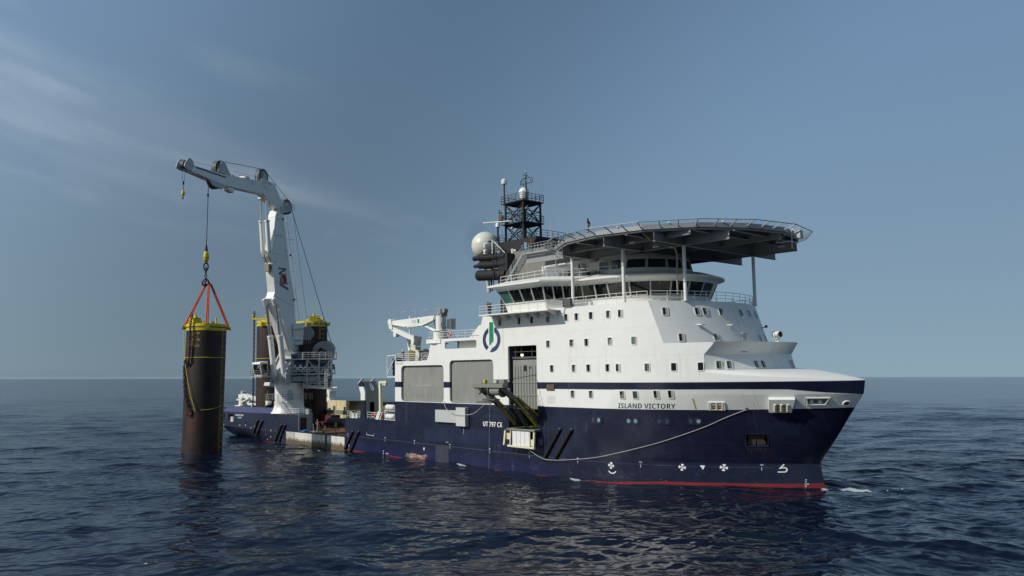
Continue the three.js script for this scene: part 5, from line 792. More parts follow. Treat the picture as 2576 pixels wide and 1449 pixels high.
  { // maker's lettering down the boom: N, red disc, V
    const d = group('boom_emblem', cr), y0 = 32.1; const L = (pts) => cslab(pts, 0.815, 0.83);
    const T = (a, b) => { // a across (0 outboard..1 inboard), b down 0..1
      const t = b, rl = lerp(4.95, 4.35, t), rr = lerp(2.75, 1.75, t); return [lerp(rl, rr, a), lerp(32.15, 27.95, t) + 0.12 * a]; };
    const P4 = (...ab) => ab.map(([a, b]) => T(a, b));
    part('letter_n', [L(P4([0, 0.0], [1, 0.0], [1, 0.07], [0.0, 0.07])), L(P4([0, 0.24], [1, 0.24], [1, 0.31], [0, 0.31])), L(P4([1, 0.0], [1, 0.09], [0, 0.31], [0, 0.22]))], mat('#5d6570', 0.6), d);
    part('letter_v', [L(P4([0, 0.66], [0, 0.78], [1, 0.99], [1, 0.86])), L(P4([0.0, 0.62], [0.0, 0.72], [1, 0.72], [1, 0.62]))], mat('#5d6570', 0.6), d);
    const c = T(0.52, 0.5), disc = []; for (let k = 0; k < 24; k++) disc.push([c[0] + 1.0 * Math.cos(k / 24 * 6.2832), c[1] + 0.98 * Math.sin(k / 24 * 6.2832)]); part('disc_ring', cslab(disc.map(([a, b]) => [c[0] + (a - c[0]) * 1.12, c[1] + (b - c[1]) * 1.12]), 0.83, 0.838), mat('#c9cbcc', 0.6), d); part('red_disc', cslab(disc, 0.838, 0.846), mat('#8d1d22', 0.6), d);
    part('disc_slash', L([[c[0] + 0.75, c[1] + 0.6], [c[0] + 0.85, c[1] + 0.5], [c[0] + 0.35, c[1] - 0.3], [c[0] - 0.1, c[1] - 0.85], [c[0] + 0.15, c[1] - 0.2]]).translate(CN[0] * 0.033, 0, CN[1] * 0.033), mat('#d6d2cd', 0.6), d);
  }
  part('boom_ladder', [...ladder(cp(2.6, 42.3, 0.5), cp(-1.9, 22.5, 0.5), 0.5, 0.4, 0.03, [CN[0], 0, CN[1]]), ...ladder(cp(1.6, 42.3, 0.5), cp(-2.9, 22.5, 0.5), 0.5, 1.2, 0.025, [CN[0], 0, CN[1]])], M.lgrey, bm);
  parts('outrigger_arm', [[37.9, 4.6], [31.9, 3.2], [29.4, 0.9], [25.4, 0.6], [39.6, 1.2]].map(([y, w]) => { const r = interp(y, [17, 43], [-1.6, 3.6]); return cbar([r + w * 0.45, y - 0.15, 0.85], [r - w * 0.55, y + 0.1, 0.6], 0.05, 5); }), M.white, bm);
  parts('lamp', [[34.9, 1.5], [26.6, 0.1], [41.4, 3.9]].map(([y, r]) => new THREE.SphereGeometry(0.2, 8, 6).translate(...cp(r - 0.1, y, 0.9))), M.dgrey, bm);
  // knuckle jib
  const jb = group('jib', cr);
  part('box_girder', cslab([[28.23, 45.14], [27.5, 46.1], [20.75, 46.25], [18.25, 46.45], [11.45, 47.1], [8.14, 47.8], [6.17, 47.5], [5.82, 46.85], [3.92, 44.51], [3.89, 43.05], [5.58, 43.2], [8.71, 44.42], [9.36, 45.0], [16.77, 44.58], [20.43, 44.5], [23.91, 44.75]], -0.75, 0.75), M.white, jb);
  part('tip_plate', [cslab([[29.5, 45.5], [29.4, 46.0], [28.7, 46.95], [28.1, 47.05], [27.6, 46.7], [27.3, 46.0], [28.1, 45.1], [29.2, 45.2]], 0.76, 0.86), cslab([[29.5, 45.5], [29.4, 46.0], [28.7, 46.95], [28.1, 47.05], [27.6, 46.7], [27.3, 46.0], [28.1, 45.1], [29.2, 45.2]], -0.86, -0.76)], M.lgrey, jb);
  part('tip_sheave', cbar([28.6, 46.0, -0.3], [28.6, 46.0, 0.3], 0.7, 20), M.dgrey, jb);
  part('side_track', cslab([[26.9, 46.0], [19.8, 45.95], [19.8, 45.72], [26.9, 45.8]], 0.76, 0.8), M.dgrey, jb);
  const bigSheave = (r, y, R, n = 28) => { const g = group('sheave', cr); part('wheel', [cbar([r, y, -0.45], [r, y, 0.45], R, n)], M.dgrey, g); part('cover', [cbar([r, y, 0.45], [r, y, 0.52], R * 0.72, n), cbar([r, y, 0.52], [r, y, 0.66], R * 0.16, 10)], M.grey, g); };
  bigSheave(20.5, 47.1, 1.45); bigSheave(21.6, 45.0, 1.5); bigSheave(9.2, 48.35, 1.4); bigSheave(1.9, 44.1, 1.45);
  parts('sheave_cheek', [cslab([[21.9, 46.3], [20.9, 48.3], [19.9, 48.2], [18.6, 46.4]], 0.76, 0.82), cslab([[24.0, 44.8], [22.6, 43.8], [20.6, 43.6], [19.0, 44.5]], 0.5, 0.74), cslab([[10.2, 46.9], [9.5, 48.8], [8.9, 48.8], [8.2, 47.4]], 0.6, 0.72), cslab([[4.4, 44.6], [1.9, 44.5], [0.6, 43.4], [3.8, 42.9]], 0.56, 0.72)], M.lgrey, jb);
  part('jib_fitting', [cbar([13.2, 47.3, 0.6], [16.8, 46.9, 0.9], 0.06), cbar([12.4, 46.2, 0.9], [14.6, 47.2, 0.9], 0.05), cbar([19.2, 46.6, 0.9], [17.6, 46.5, 0.9], 0.06), cbar([18.1, 46.4, 0.8], [18.1, 47.6, 0.8], 0.04), cbar([11.6, 47.0, 0.8], [11.6, 48.2, 0.8], 0.04), cslab([[19.0, 44.4], [17.4, 44.3], [17.6, 43.6], [18.9, 43.9]], -0.4, 0.7), cslab([[14.6, 47.0], [13.4, 46.9], [13.4, 47.2], [14.6, 47.25]], -0.6, 0.7), cbar([10.4, 47.6, 0.95], [8.6, 46.0, 0.95], 0.06), cbar([10.6, 47.4, 0.95], [7.4, 47.3, 0.95], 0.06), cbar([27.8, 44.9, 0.8], [26.9, 44.9, 0.8], 0.06)], M.white, jb);
  part('pin_frame', [cslab([[4.6, 43.6], [2.2, 43.9], [2.2, 43.0], [4.4, 42.4]], 0.82, 0.95), ...railing([cp(3.6, 43.2, 1.1), cp(0.6, 43.4, 1.1)], 1.3, 3, 0.6, 0.03)], M.lgrey, jb);
  // cylinders
  for (const o of [0.62, -0.62]) { const g = group('jib_cylinder', cr); part('rod', cbar([8.5, 44.3, o], [8.25, 40.2, o], 0.22, 14), M.chrome, g); part('barrel', [cbar([8.25, 40.3, o], [7.6, 34.8, o], 0.42, 16), cbar([8.27, 40.45, o], [8.25, 40.15, o], 0.5, 16)], M.white, g); part('end_eye', cbar([8.55, 44.5, o - 0.3], [8.55, 44.5, o + 0.3], 0.4, 14), M.white, g); }
  for (const o of [1.05, -1.05]) { const g = group('luffing_cylinder', cr); part('rod', cbar([5.9, 25.6, o], [4.5, 19.4, o], 0.27, 14), M.chrome, g); part('barrel', [cbar([4.55, 19.5, o], [3.1, 12.2, o], 0.5, 16), cbar([4.58, 19.65, o], [4.5, 19.3, o], 0.58, 16)], M.white, g); part('end_eye', cbar([5.95, 25.75, o - 0.35], [5.95, 25.75, o + 0.35], 0.45, 14), M.white, g); part('foot_eye', cbar([3.05, 12.0, o - 0.4], [3.05, 12.0, o + 0.4], 0.6, 14), M.lgrey, g); }
  part('jib_hose', [tube([cp(7.6, 34.9, 1.0), cp(8.3, 34.3, 1.0), cp(7.7, 33.5, 0.9), cp(6.9, 32.9, 0.6), cp(6.7, 31.8, 0.5)], 0.09, 24, 5), tube([cp(7.6, 34.9, 0.2), cp(8.4, 34.5, 0.2), cp(7.9, 33.3, 0.1), cp(7.0, 32.4, 0), cp(7.0, 31.6, 0)], 0.09, 24, 5), cslab([[7.3, 32.6], [6.7, 32.6], [6.7, 31.2], [7.3, 31.2]], -0.5, 0.4)], mat('#8a8470', 0.6), bm);
  // wires
  part('hoist_wire', [cbar([23.0, 44.2, 0], [23.15, 33.6, 0], 0.06, 6), cbar([20.6, 48.55, 0], [9.3, 49.75, 0], 0.05, 5), cbar([8.5, 49.6, 0.2], [1.2, 45.4, 0.2], 0.05, 5), bar(cp(0.45, 44.0, 0.3), hp(-14.2, 18.4, 0), 0.055, 5), new THREE.CylinderGeometry(0.16, 0.16, 0.5, 8).translate(...cp(23.05, 42.2, 0))], M.wire, cr);
  part('whip_wire', [cbar([29.1, 45.6, 0], [28.72, 41.9, 0], 0.03, 5), cbar([28.3, 45.4, 0], [28.66, 41.9, 0], 0.03, 5), cbar([28.5, 46.7, 0.3], [9.2, 47.9, 0.7], 0.025, 4), bar(cp(0.6, 43.2, 0.8), hp(-6.0, 21.6, 0.8), 0.03, 4), new THREE.CylinderGeometry(0.12, 0.12, 0.5, 8).translate(...cp(28.7, 43.0, 0))], M.wire, cr);
  // hooks
  const wh = thing('whip_hook', 'small yellow hook ball hanging from the crane jib tip', 'hook');
  { const [x, , z] = cp(28.7, 41, 0); part('weight', new THREE.LatheGeometry([[0.05, 41.9], [0.16, 41.8], [0.25, 41.55], [0.27, 41.15], [0.18, 40.95], [0, 40.9]].map(([a, b]) => new THREE.Vector2(a, b)), 14).translate(x, 0, z), M.yellow, wh); part('hook', [new THREE.TorusGeometry(0.18, 0.06, 6, 14, 4.6).rotateZ(2.2).translate(x, 40.6, z), bar([x, 40.75, z], [x, 40.95, z], 0.05)], M.black, wh); }
  const hb = thing('hook_block', 'yellow main hook block with green and black shackles above the orange slings', 'hook');
  { const [x, , z] = cp(23.15, 0, 0); part('socket', [bar([x, 33.9, z], [x, 32.9, z], 0.1, 8, 0.28)], M.chain, hb); part('block', new THREE.LatheGeometry([[0.1, 32.9], [0.3, 32.7], [0.42, 32.35], [0.44, 31.9], [0.44, 31.5], [0.3, 31.15], [0.1, 31.05]].map(([a, b]) => new THREE.Vector2(a, b)), 18).translate(x, 0, z), M.yellow, hb); part('band', [new THREE.TorusGeometry(0.445, 0.03, 5, 20).rotateX(Math.PI / 2).translate(x, 31.75, z)], M.dgrey, hb);
    part('hook', [new THREE.TorusGeometry(0.42, 0.12, 8, 16).scale(0.9, 1.5, 1).rotateY(0.7).translate(x, 30.3, z)], M.black, hb); part('sling_loop', [new THREE.TorusGeometry(0.3, 0.09, 6, 14).scale(1, 2.0, 1).rotateY(-0.6).translate(x, 29.6, z)], mat('#2d5a38', 0.8), hb);
    part('swivel', [new THREE.TorusGeometry(0.22, 0.08, 6, 14).rotateY(0.7).translate(x, 28.7, z), new THREE.TorusGeometry(0.22, 0.08, 6, 14).rotateY(-0.7).translate(x, 28.3, z), bar([x, 28.6, z], [x, 28.0, z], 0.14, 8)], M.dgrey, hb);
    part('shackle', [new THREE.TorusGeometry(0.4, 0.09, 6, 16).rotateY(0.9).translate(x + 0.15, 27.55, z - 0.2), new THREE.TorusGeometry(0.4, 0.09, 6, 16).rotateY(0.3).translate(x - 0.15, 27.55, z + 0.25), new THREE.TorusGeometry(0.55, 0.1, 6, 16).rotateY(0.6).translate(x, 27.75, z)], M.black, hb); }
}
// ---------------------------------------------------------------- suction piles
const PR = 3.05;
const texPile = paint(0, 19.8, 0, 20.2, 70, (q) => {
  q.rect(0, 19.8, 0, 20.2, '#28160f');
  const C = 19.8 / 360, mark = (deg, y0, y1, col, nums) => { const x = deg * C; for (let y = y0; y <= y1 + 1e-6; y += 0.2) { const big = Math.abs(y - Math.round(y)) < 0.05; q.rect(x, x + (big ? 0.75 : 0.45), y - 0.04, y + 0.04, col); if (big && nums) q.text(String(Math.round(y)), x + 0.85, x + 1.4, y - 0.16, 0.34, col); } };
  mark(24, 17, 19.8, '#b3962f', true); mark(118, 0.4, 19.8, '#a08634', true); mark(238, 0.4, 19.8, '#a08634', true);
}, (x, y, c) => {
  const n = fbm(x * 0.9, y * 0.5, 3, 4) - 0.5, st = fbm(x * 6, y * 0.25, 7, 4) - 0.5, f = hash2(x * 80 | 0, y * 80 | 0, 6) - 0.5, ru = sstep(0.55, 0.75, fbm(x * 0.5 + 7, y * 0.35, 41, 4)), ring = Math.abs(((y + 0.7) % 2.6) - 1.3) < 0.03 ? -8 : 0, dk = sstep(0.5, 0.7, fbm(x * 0.35, y * 0.22 + 9, 55, 3));
  const scrape = sstep(0.66, 0.78, fbm(x * 7, y * 0.5, 61, 3)) * sstep(0.55, 0.7, fbm(x * 0.4 + 3, y * 0.3 + 1, 62, 2));
  c[0] += 26 * n + 22 * st + 8 * f + 26 * ru + ring - 14 * dk + 34 * scrape; c[1] += 17 * n + 16 * st + 7 * f + 4 * ru + ring - 9 * dk + 32 * scrape; c[2] += 13 * n + 13 * st + 6 * f + ring - 7 * dk + 32 * scrape;
});
const pileMat = new THREE.MeshPhysicalMaterial({ map: texPile, roughness: 0.62, side: THREE.DoubleSide });
function makePile(label, onShip) {
  const t = thing('suction_pile', label, 'pile', 'steel suction piles', onShip);
  part('shell', [new THREE.CylinderGeometry(PR, PR, 20.2, 72, 1, true).translate(0, 10.1, 0)], pileMat, t);
  part('rim_ring', [new THREE.CylinderGeometry(PR + 0.06, PR + 0.06, 0.16, 60, 1, true).translate(0, 20.05, 0)], M.chain, t);
  part('cap', [new THREE.LatheGeometry([[PR + 0.03, 19.5], [PR + 0.05, 20.55], [PR - 0.1, 20.62], [0, 20.68]].map(([a, b]) => new THREE.Vector2(a, b)), 60)], M.yellow, t);
  for (let k = 0; k < 4; k++) { const a = 0.39 + k * Math.PI / 2, c = Math.cos(a), s = Math.sin(a), g = group('trunnion', t); part('pin', bar([PR * c, 20.1, PR * s], [(PR + 0.55) * c, 20.1, (PR + 0.55) * s], 0.34, 14), M.yellow, g); part('plate', bar([(PR + 0.5) * c, 20.1, (PR + 0.5) * s], [(PR + 0.62) * c, 20.1, (PR + 0.62) * s], 0.46, 14), M.yellow, g); }
  part('valve_frame', [box(2.2, 0.35, 1.6, 0.4, 20.85, 1.9), box(1.5, 0.55, 1.3, 0.2, 21.25, 2.0), box(2.4, 0.16, 0.5, 0.2, 21.55, 2.2)], M.yellow, t);
  parts('guide_post', [new THREE.ConeGeometry(0.32, 1.0, 8).translate(0.3, 22.0, 2.0), bar([0.3, 21.4, 2.0], [0.3, 21.7, 2.0], 0.3, 8), bar([2.2, 20.7, -0.6], [2.2, 21.6, -0.6], 0.13, 8), bar([1.4, 20.7, -0.9], [1.4, 21.6, -0.9], 0.13, 8), bar([1.4, 21.3, -0.9], [2.2, 21.3, -0.6], 0.12, 8)], M.yellow, t);
  parts('hatch_cover', [new THREE.CylinderGeometry(0.6, 0.6, 0.25, 16).translate(1.6, 20.8, 0.9), new THREE.CylinderGeometry(0.5, 0.5, 0.5, 16).translate(-0.6, 20.9, -1.0)], M.lgrey, t);
  return t;
}
const pile = makePile('brown steel pile with yellow cap lowered into the sea on orange slings', false); pile.position.set(31, -0.25, 29.3);
function pileCopy(label, x, z, ry) { const c = pile.clone(); c.name = numbered('suction_pile'); c.userData = { ...pile.userData, label }; scene.add(c); aboard.push(c); c.position.set(x, 2.46, z); c.rotation.set(0, ry, 0); return c; }
const pile2 = pileCopy('brown steel pile with yellow cap on deck behind the crane boom, chain at its side', 11.3, 7.6, 0.75);
const pile3 = pileCopy('brown steel pile with studded yellow cap on deck behind the crane machinery', 12.7, -0.2, 1.1);
parts('cap_stud', Array.from({ length: 16 }, (_, k) => { const a = k / 16 * 6.2832; return box(0.12, 0.6, 0.25, 0, 0, 0).rotateY(-a).translate((PR + 0.08) * Math.cos(a), 20.05, (PR + 0.08) * Math.sin(a)); }), M.lgrey, pile3);
part('orange_sling_bundle', [new THREE.TorusGeometry(0.5, 0.2, 6, 14).rotateX(1.3).translate(1.0, 21.0, 1.2)], M.orange, pile3);
part('lashing_strap', [new THREE.TorusGeometry(PR + 0.03, 0.045, 5, 60).rotateX(Math.PI / 2).translate(0, 15.2, 0)], M.ropeY, pile); part('lower_line', [tube([[2.83, 6.97, 1.6], [3.22, 7.1, 0.13], [2.6, 7.6, -2.0]], 0.035, 20, 5)], M.ropeY, pile);
for (const p of [pile2, pile3]) part('lashing_strap', [new THREE.TorusGeometry(PR + 0.03, 0.045, 5, 60).rotateX(Math.PI / 2).translate(0, 13.2, 0)], M.ropeY, p);
// slings
{
  const top = cp(23.15, 27.35, 0), spots = [1.96, 0.39, -1.18, 3.53].map((a) => [31 + 3.3 * Math.cos(a), 29.3 + 3.3 * Math.sin(a)]);
  spots.forEach(([x, z], i) => { const s = thing('lifting_sling', ['orange doubled sling to the chain side of the hanging pile', 'orange doubled sling to the face of the hanging pile', 'orange doubled sling to the bow side of the hanging pile', 'orange doubled sling to the far side of the hanging pile'][i], 'sling', 'orange slings above the hanging pile', false); for (const d of [-0.1, 0.1]) part('strand', [bar([top[0] + d * 0.6 + (x - 31) * 0.1, top[1] - 0.35, top[2] - d * 0.6 + (z - 29.3) * 0.1], [x + d, 19.95, z - d], 0.115, 6)], M.orange, s); });
}
// chains
const linkG = new THREE.TorusGeometry(0.17, 0.065, 5, 10).scale(1, 1.7, 1);
function chain(label, pts, onShip, pitch = 0.4) {
  const t = thing('mooring_chain', label, 'chain', 'heavy chains hung on the piles', onShip), c = new THREE.CatmullRomCurve3(pts.map((p) => V3(...p))), L = c.getLength(), n = Math.round(L / pitch);
  for (let i = 0; i < n; i++) { const a = c.getPointAt(i / n), b = c.getPointAt(Math.min(1, (i + 1) / n)), m = part('chain_link', linkG, M.chain, t); m.position.copy(a).add(b).multiplyScalar(0.5); m.quaternion.setFromUnitVectors(V3(0, 1, 0), b.clone().sub(a).normalize()).multiply(new THREE.Quaternion().setFromAxisAngle(V3(0, 1, 0), (i % 2) * Math.PI / 2 + 0.5)); }
  return t;
}
const ch = chain('black chain looped down the side of the hanging pile', [[32.3, 21.8, 32.2], [32.35, 20.4, 32.45], [32.35, 17.27, 32.42], [32.3, 15.17, 32.44], [32.15, 14.1, 32.5], [31.7, 13.8, 32.55], [31.3, 14.5, 32.6], [31.0, 13.65, 32.62], [31.13, 11.36, 32.62], [31.66, 9.08, 32.58], [32.25, 7.57, 32.4], [32.5, 6.7, 32.3]], false);
part('shackle', [new THREE.TorusGeometry(0.4, 0.12, 6, 14).rotateY(1.0).translate(32.6, 6.3, 32.2)], mat('#5a3526', 0.8), ch);
{ const p = (a, y) => [pile2.position.x + 3.6 * Math.cos(a), y, pile2.position.z + 3.6 * Math.sin(a)]; chain('black chain hung from the cap of the pile behind the boom', [p(2.16, 24.9), p(2.18, 23), p(2.2, 18), p(2.2, 13), p(2.2, 8), p(2.22, 5.5)], true, 0.42);
  const o = [pile2.position.x, pile2.position.z]; part('cap_arm', [beam([-0.4, 21.0, 1.0], [3.9 * Math.cos(2.16 + 0.75), 21.0, 3.9 * Math.sin(2.16 + 0.75)], 0.6, 0.3), new THREE.TorusGeometry(0.35, 0.1, 6, 12).translate(3.6 * Math.cos(2.91), 21.5, 3.6 * Math.sin(2.91))], M.yellow, pile2); }
{ const r = thing('hanging_rope', 'yellow rope dangling down the face of the hanging pile', 'rope', null, false); part('strand', tube([[29.83, 19.5, 32.5], [30.72, 15.77, 32.6], [31.41, 13.65, 32.6], [32.58, 9.65, 32.25], [33.37, 6.54, 31.6]], 0.05, 40, 5), M.ropeY, r);
  const l = thing('tag_line', 'thin yellow tag line from the hanging pile to the small stern crane', 'rope', null, false); part('strand', tube([[33.55, 7.0, 27.3], [26, 6.7, 21], [15, 7.1, 15.5], [1.3, 8.1, 9.6]], 0.035, 40, 4), M.ropeY, l);
  const l2 = thing('tag_line', 'upper pale tag line running up to the small stern crane', 'rope', null, false); part('strand', tube([[31, 7.6, 25], [16, 8.2, 15], [3.0, 8.6, 9.6]], 0.03, 30, 4), mat('#8d8a5c', 0.8), l2); }
// ---------------------------------------------------------------- small stern crane (folded)
{
  const c = thing('stern_deck_crane', 'small folded white knuckle crane on the stern rail', 'crane'); const z = 9.6;
  part('base', [rspan(0.8, 3.2, 5.2, 6.4, 8.7, 10.5), bar([2.4, 6.3, z], [2.4, 8.1, z], 0.75, 14, 0.6)], M.white, c); part('column_head', [rspan(1.6, 3.6, 7.8, 8.6, 9.1, 10.1)], M.white, c);
  part('main_boom', slab([[2.4, 8.7], [4.0, 8.75], [14.5, 7.4], [14.4, 6.9], [5.2, 7.7], [2.6, 8.0]], 9.25, 9.95), M.white, c); part('jib', slab([[5.3, 6.95], [12.6, 7.0], [14.2, 7.2], [14.0, 6.7], [6.4, 6.5], [5.3, 6.6]], 9.3, 9.9), M.white, c);
  parts('cylinder', [bar([3.4, 7.0, z + 0.6], [6.8, 7.9, z + 0.6], 0.2, 10), bar([3.5, 6.9, z - 0.6], [6.9, 7.8, z - 0.6], 0.2, 10)], M.white, c); part('winch', [bar([2.8, 8.9, 9.2], [2.8, 8.9, 10.0], 0.4, 12)], M.lgrey, c); part('stabiliser', [beam([0.0, 7.5, z], [2.0, 7.4, z], 0.3, 0.3)], M.white, c);
  parts('hook_fitting', [rspan(12.2, 13.2, 5.9, 6.6, 9.3, 9.9), rspan(7.0, 7.5, 5.9, 6.6, 9.3, 9.9)], M.lgrey, c); part('yellow_block', [rspan(7.4, 9.4, 6.0, 7.2, 8.6, 9.2)], M.yellow, c); part('warning_pole', bar([13.6, 6.3, 10.2], [14.8, 9.4, 10.2], 0.05), M.yellow, c);
}
{ const c = thing('deck_machine', 'white machine head with green mark on the cream port rail', 'machine'); part('body', [rspan(1.2, 3.6, 6.9, 8.7, -11.2, -9.6), rspan(0.8, 4.2, 6.3, 6.9, -11.3, -9.4)], M.white, c); part('turret', [bar([2.4, 8.7, -10.4], [2.4, 9.6, -10.4], 0.8, 12), beam([1.4, 9.3, -10.4], [5.6, 9.5, -10.4], 0.2, 0.2), rspan(1.9, 3.0, 9.5, 10.4, -10.9, -9.9)], M.white, c); part('green_mark', span(2.2, 3.0, 7.4, 8.1, -9.59, -9.56), mat('#9fb52c', 0.6), c); }
// ---------------------------------------------------------------- knuckle crane amidships
{
  const c = thing('knuckle_crane', 'white folded knuckle crane standing at the edge of the upper after deck', 'crane'), z0 = 9.95, z1 = 10.65, z = 10.3;
  part('column', [bar([68.5, 17.3, z], [68.5, 18.5, z], 1.05, 20), bar([68.6, 18.5, z], [68.6, 20.7, z], 0.75, 18)], M.white, c); part('turntable', new THREE.TorusGeometry(1.05, 0.07, 6, 24).rotateX(Math.PI / 2).translate(68.5, 18.5, z), M.grey, c);
  part('main_boom', slab([[56.5, 20.6], [67.9, 20.85], [68.2, 20.4], [64.5, 19.5], [60.7, 19.4], [56.5, 20.1]], z0, z1), new THREE.MeshPhysicalMaterial({ color: new THREE.Color('#e2e2dc'), roughness: 0.42 }), c);
  parts('boom_notice', [0, 1, 2, 3].map((k) => span(62.0, 63.1, 20.0 + k * 0.13, 20.05 + k * 0.13, z1, z1 + 0.01)), M.grey, c); part('green_mark', span(63.4, 63.85, 19.95, 20.5, z1, z1 + 0.012), M.green, c);
  part('knuckle', [bar([56.3, 20.45, z0 - 0.1], [56.3, 20.45, z1 + 0.12], 0.48, 16), slab([[55.9, 20.4], [56.8, 20.4], [57.0, 19.3], [56.2, 19.4]], z0 - 0.05, z1 + 0.1)], M.white, c);
  part('jib', slab([[56.3, 19.75], [57.2, 19.6], [62.1, 18.05], [62.0, 17.5], [61.4, 17.55], [56.5, 19.1]], z0 + 0.05, z1 - 0.05), M.white, c); part('jib_head', [slab([[61.8, 18.1], [62.5, 18.1], [62.6, 17.4], [62.4, 16.8], [61.9, 16.75], [61.8, 17.4]], z0 - 0.05, z1 + 0.05), bar([57.5, 18.5, z0], [57.5, 18.5, z1], 0.4, 14)], M.white, c);
  parts('boom_pin', Array.from({ length: 14 }, (_, k) => bar([58 + k * 0.62, k < 6 ? 19.55 : lerp(19.45, 20.5, (k - 5) / 9), z1], [58 + k * 0.62, k < 6 ? 19.55 : lerp(19.45, 20.5, (k - 5) / 9), z1 + 0.04], 0.05, 6)), M.dgrey, c);
  part('luffing_cylinder', [bar([64.9, 19.4, z], [66.6, 18.8, z], 0.16, 10), bar([66.2, 18.95, z], [67.6, 18.5, z], 0.24, 12)], M.white, c); part('jib_cylinder', [bar([57.3, 20.0, z1 + 0.1], [60.6, 19.5, z1 + 0.1], 0.14, 10)], M.cream, c);
  part('winch', [bar([68.9, 21.3, z0 - 0.1], [68.9, 21.3, z1 + 0.3], 0.42, 14), rspan(68.0, 69.4, 20.6, 21.3, z0 - 0.2, z1 + 0.2), bar([69.5, 21.4, z0], [69.5, 21.4, z1], 0.35, 12)], M.grey, c); part('hose', [tube([[68.0, 21.2, z1], [67.6, 20.4, z1 + 0.2], [67.8, 19.4, z1 + 0.15], [67.9, 18.6, z1]], 0.06, 18, 5), tube([[68.2, 21, z1 + 0.1], [67.9, 20, z1 + 0.3], [68.0, 19, z1 + 0.2]], 0.06, 18, 5)], M.dgrey, c);
  part('control_box', [rspan(70.4, 71.3, 18.8, 20.1, 9.9, 10.7)], M.dgrey, c); part('control_panel', [span(71.3, 71.34, 18.7, 20.2, 9.8, 10.8), bar([71.4, 18, 10.3], [71.4, 20.5, 10.3], 0.04)], M.lgrey, c); part('cable', tube([[70.2, 19.2, 10.2], [69.6, 18.9, 10.6], [69.4, 19.5, 10.9], [69.9, 19.8, 10.6]], 0.05, 18, 5), M.black, c);
  for (const [x, w] of [[58.4, 1.1], [61, 1.1], [63.7, 1.7], [66.4, 1.7]]) part('step_frame', [bar([x, 20.6, z0], [x, 21.9, z0], 0.035, 5), bar([x + w, 20.7, z0], [x + w, 21.9, z0], 0.035, 5), bar([x, 21.9, z0], [x + w, 21.9, z0], 0.025, 5)], M.lgrey, c); part('prop', bar([61.0, 17.6, z], [61.0, 21.1, z], 0.12, 8), M.white, c);
}
{ const t = thing('crane_rest', 'cream column on the winch deck under the folded crane jib', 'support'); part('column', [slab([[58.7, 14.3], [59.9, 14.3], [60.2, 17.6], [58.9, 17.7]], 7.6, 8.6)], M.cream, t); part('head', [rspan(58.4, 60.2, 17.5, 18.1, 7.5, 8.7)], M.cream, t); part('outer_arm', [beam([57.6, 18.2, 8.1], [58.5, 14.6, 8.1], 0.5, 0.5)], M.white, t); }
// winch deck drums
[[60.9, 9.4, '#8d8468', 'brown hose reel with slatted sides on the winch deck', 0.85], [62.9, 9.9, '#c9c5b4', 'white-sided cable drum on the winch deck beside the brown reel', 0.8], [64.9, 9.6, '#2e3230', 'dark rope drum on the winch deck against the house', 0.9]].forEach(([x, z, col, lab, r]) => {
  const d = thing('deck_drum', lab, 'drum', 'drums on the winch deck'); for (const e of [-0.7, 0.62]) part('flange', bar([x, 15.2, z + e], [x, 15.2, z + e + 0.08], r, 22), mat(col, 0.7), d); part('core', bar([x, 15.2, z - 0.62], [x, 15.2, z + 0.62], r * 0.75, 20), col === '#8d8468' ? M.wood : M.rubber, d); part('frame', [box(r * 2.1, 0.12, 0.12, x, 14.4, z - 0.6), box(r * 2.1, 0.12, 0.12, x, 14.4, z + 0.75), bar([x - r, 14.35, z + 0.75], [x, 15.2, z + 0.75], 0.06), bar([x + r, 14.35, z + 0.75], [x, 15.2, z + 0.75], 0.06)], M.lgrey, d);
});
{ const d = thing('slatted_crate', 'yellow-brown slatted crate between the drums on the winch deck', 'crate'); for (let k = 0; k < 8; k++) part('slat', box(0.1, 1.5, 0.06, 61.55 + k * 0.16, 15.1, 10.75), mat('#8f8450', 0.8), d); part('body', rspan(61.5, 62.75, 14.31, 15.8, 9.9, 10.7), mat('#6d6640', 0.8), d); part('top_rail', railing([[60.9, 15.8, 10.2], [63.6, 15.8, 10.2]], 0.7, 1, 1.3), M.lgrey, d); }
{ const d = thing('fabric_winch', 'white winch casing with green cover by the house on the winch deck', 'winch'); part('casing', [rspan(64.2, 66.6, 14.32, 15.6, 7.4, 8.8)], M.white, d); part('cover', [slab([[64.3, 15.6], [65.2, 16.2], [66.2, 16.2], [66.5, 15.6]], 7.5, 8.7)], mat('#3c4a38', 0.8), d); }
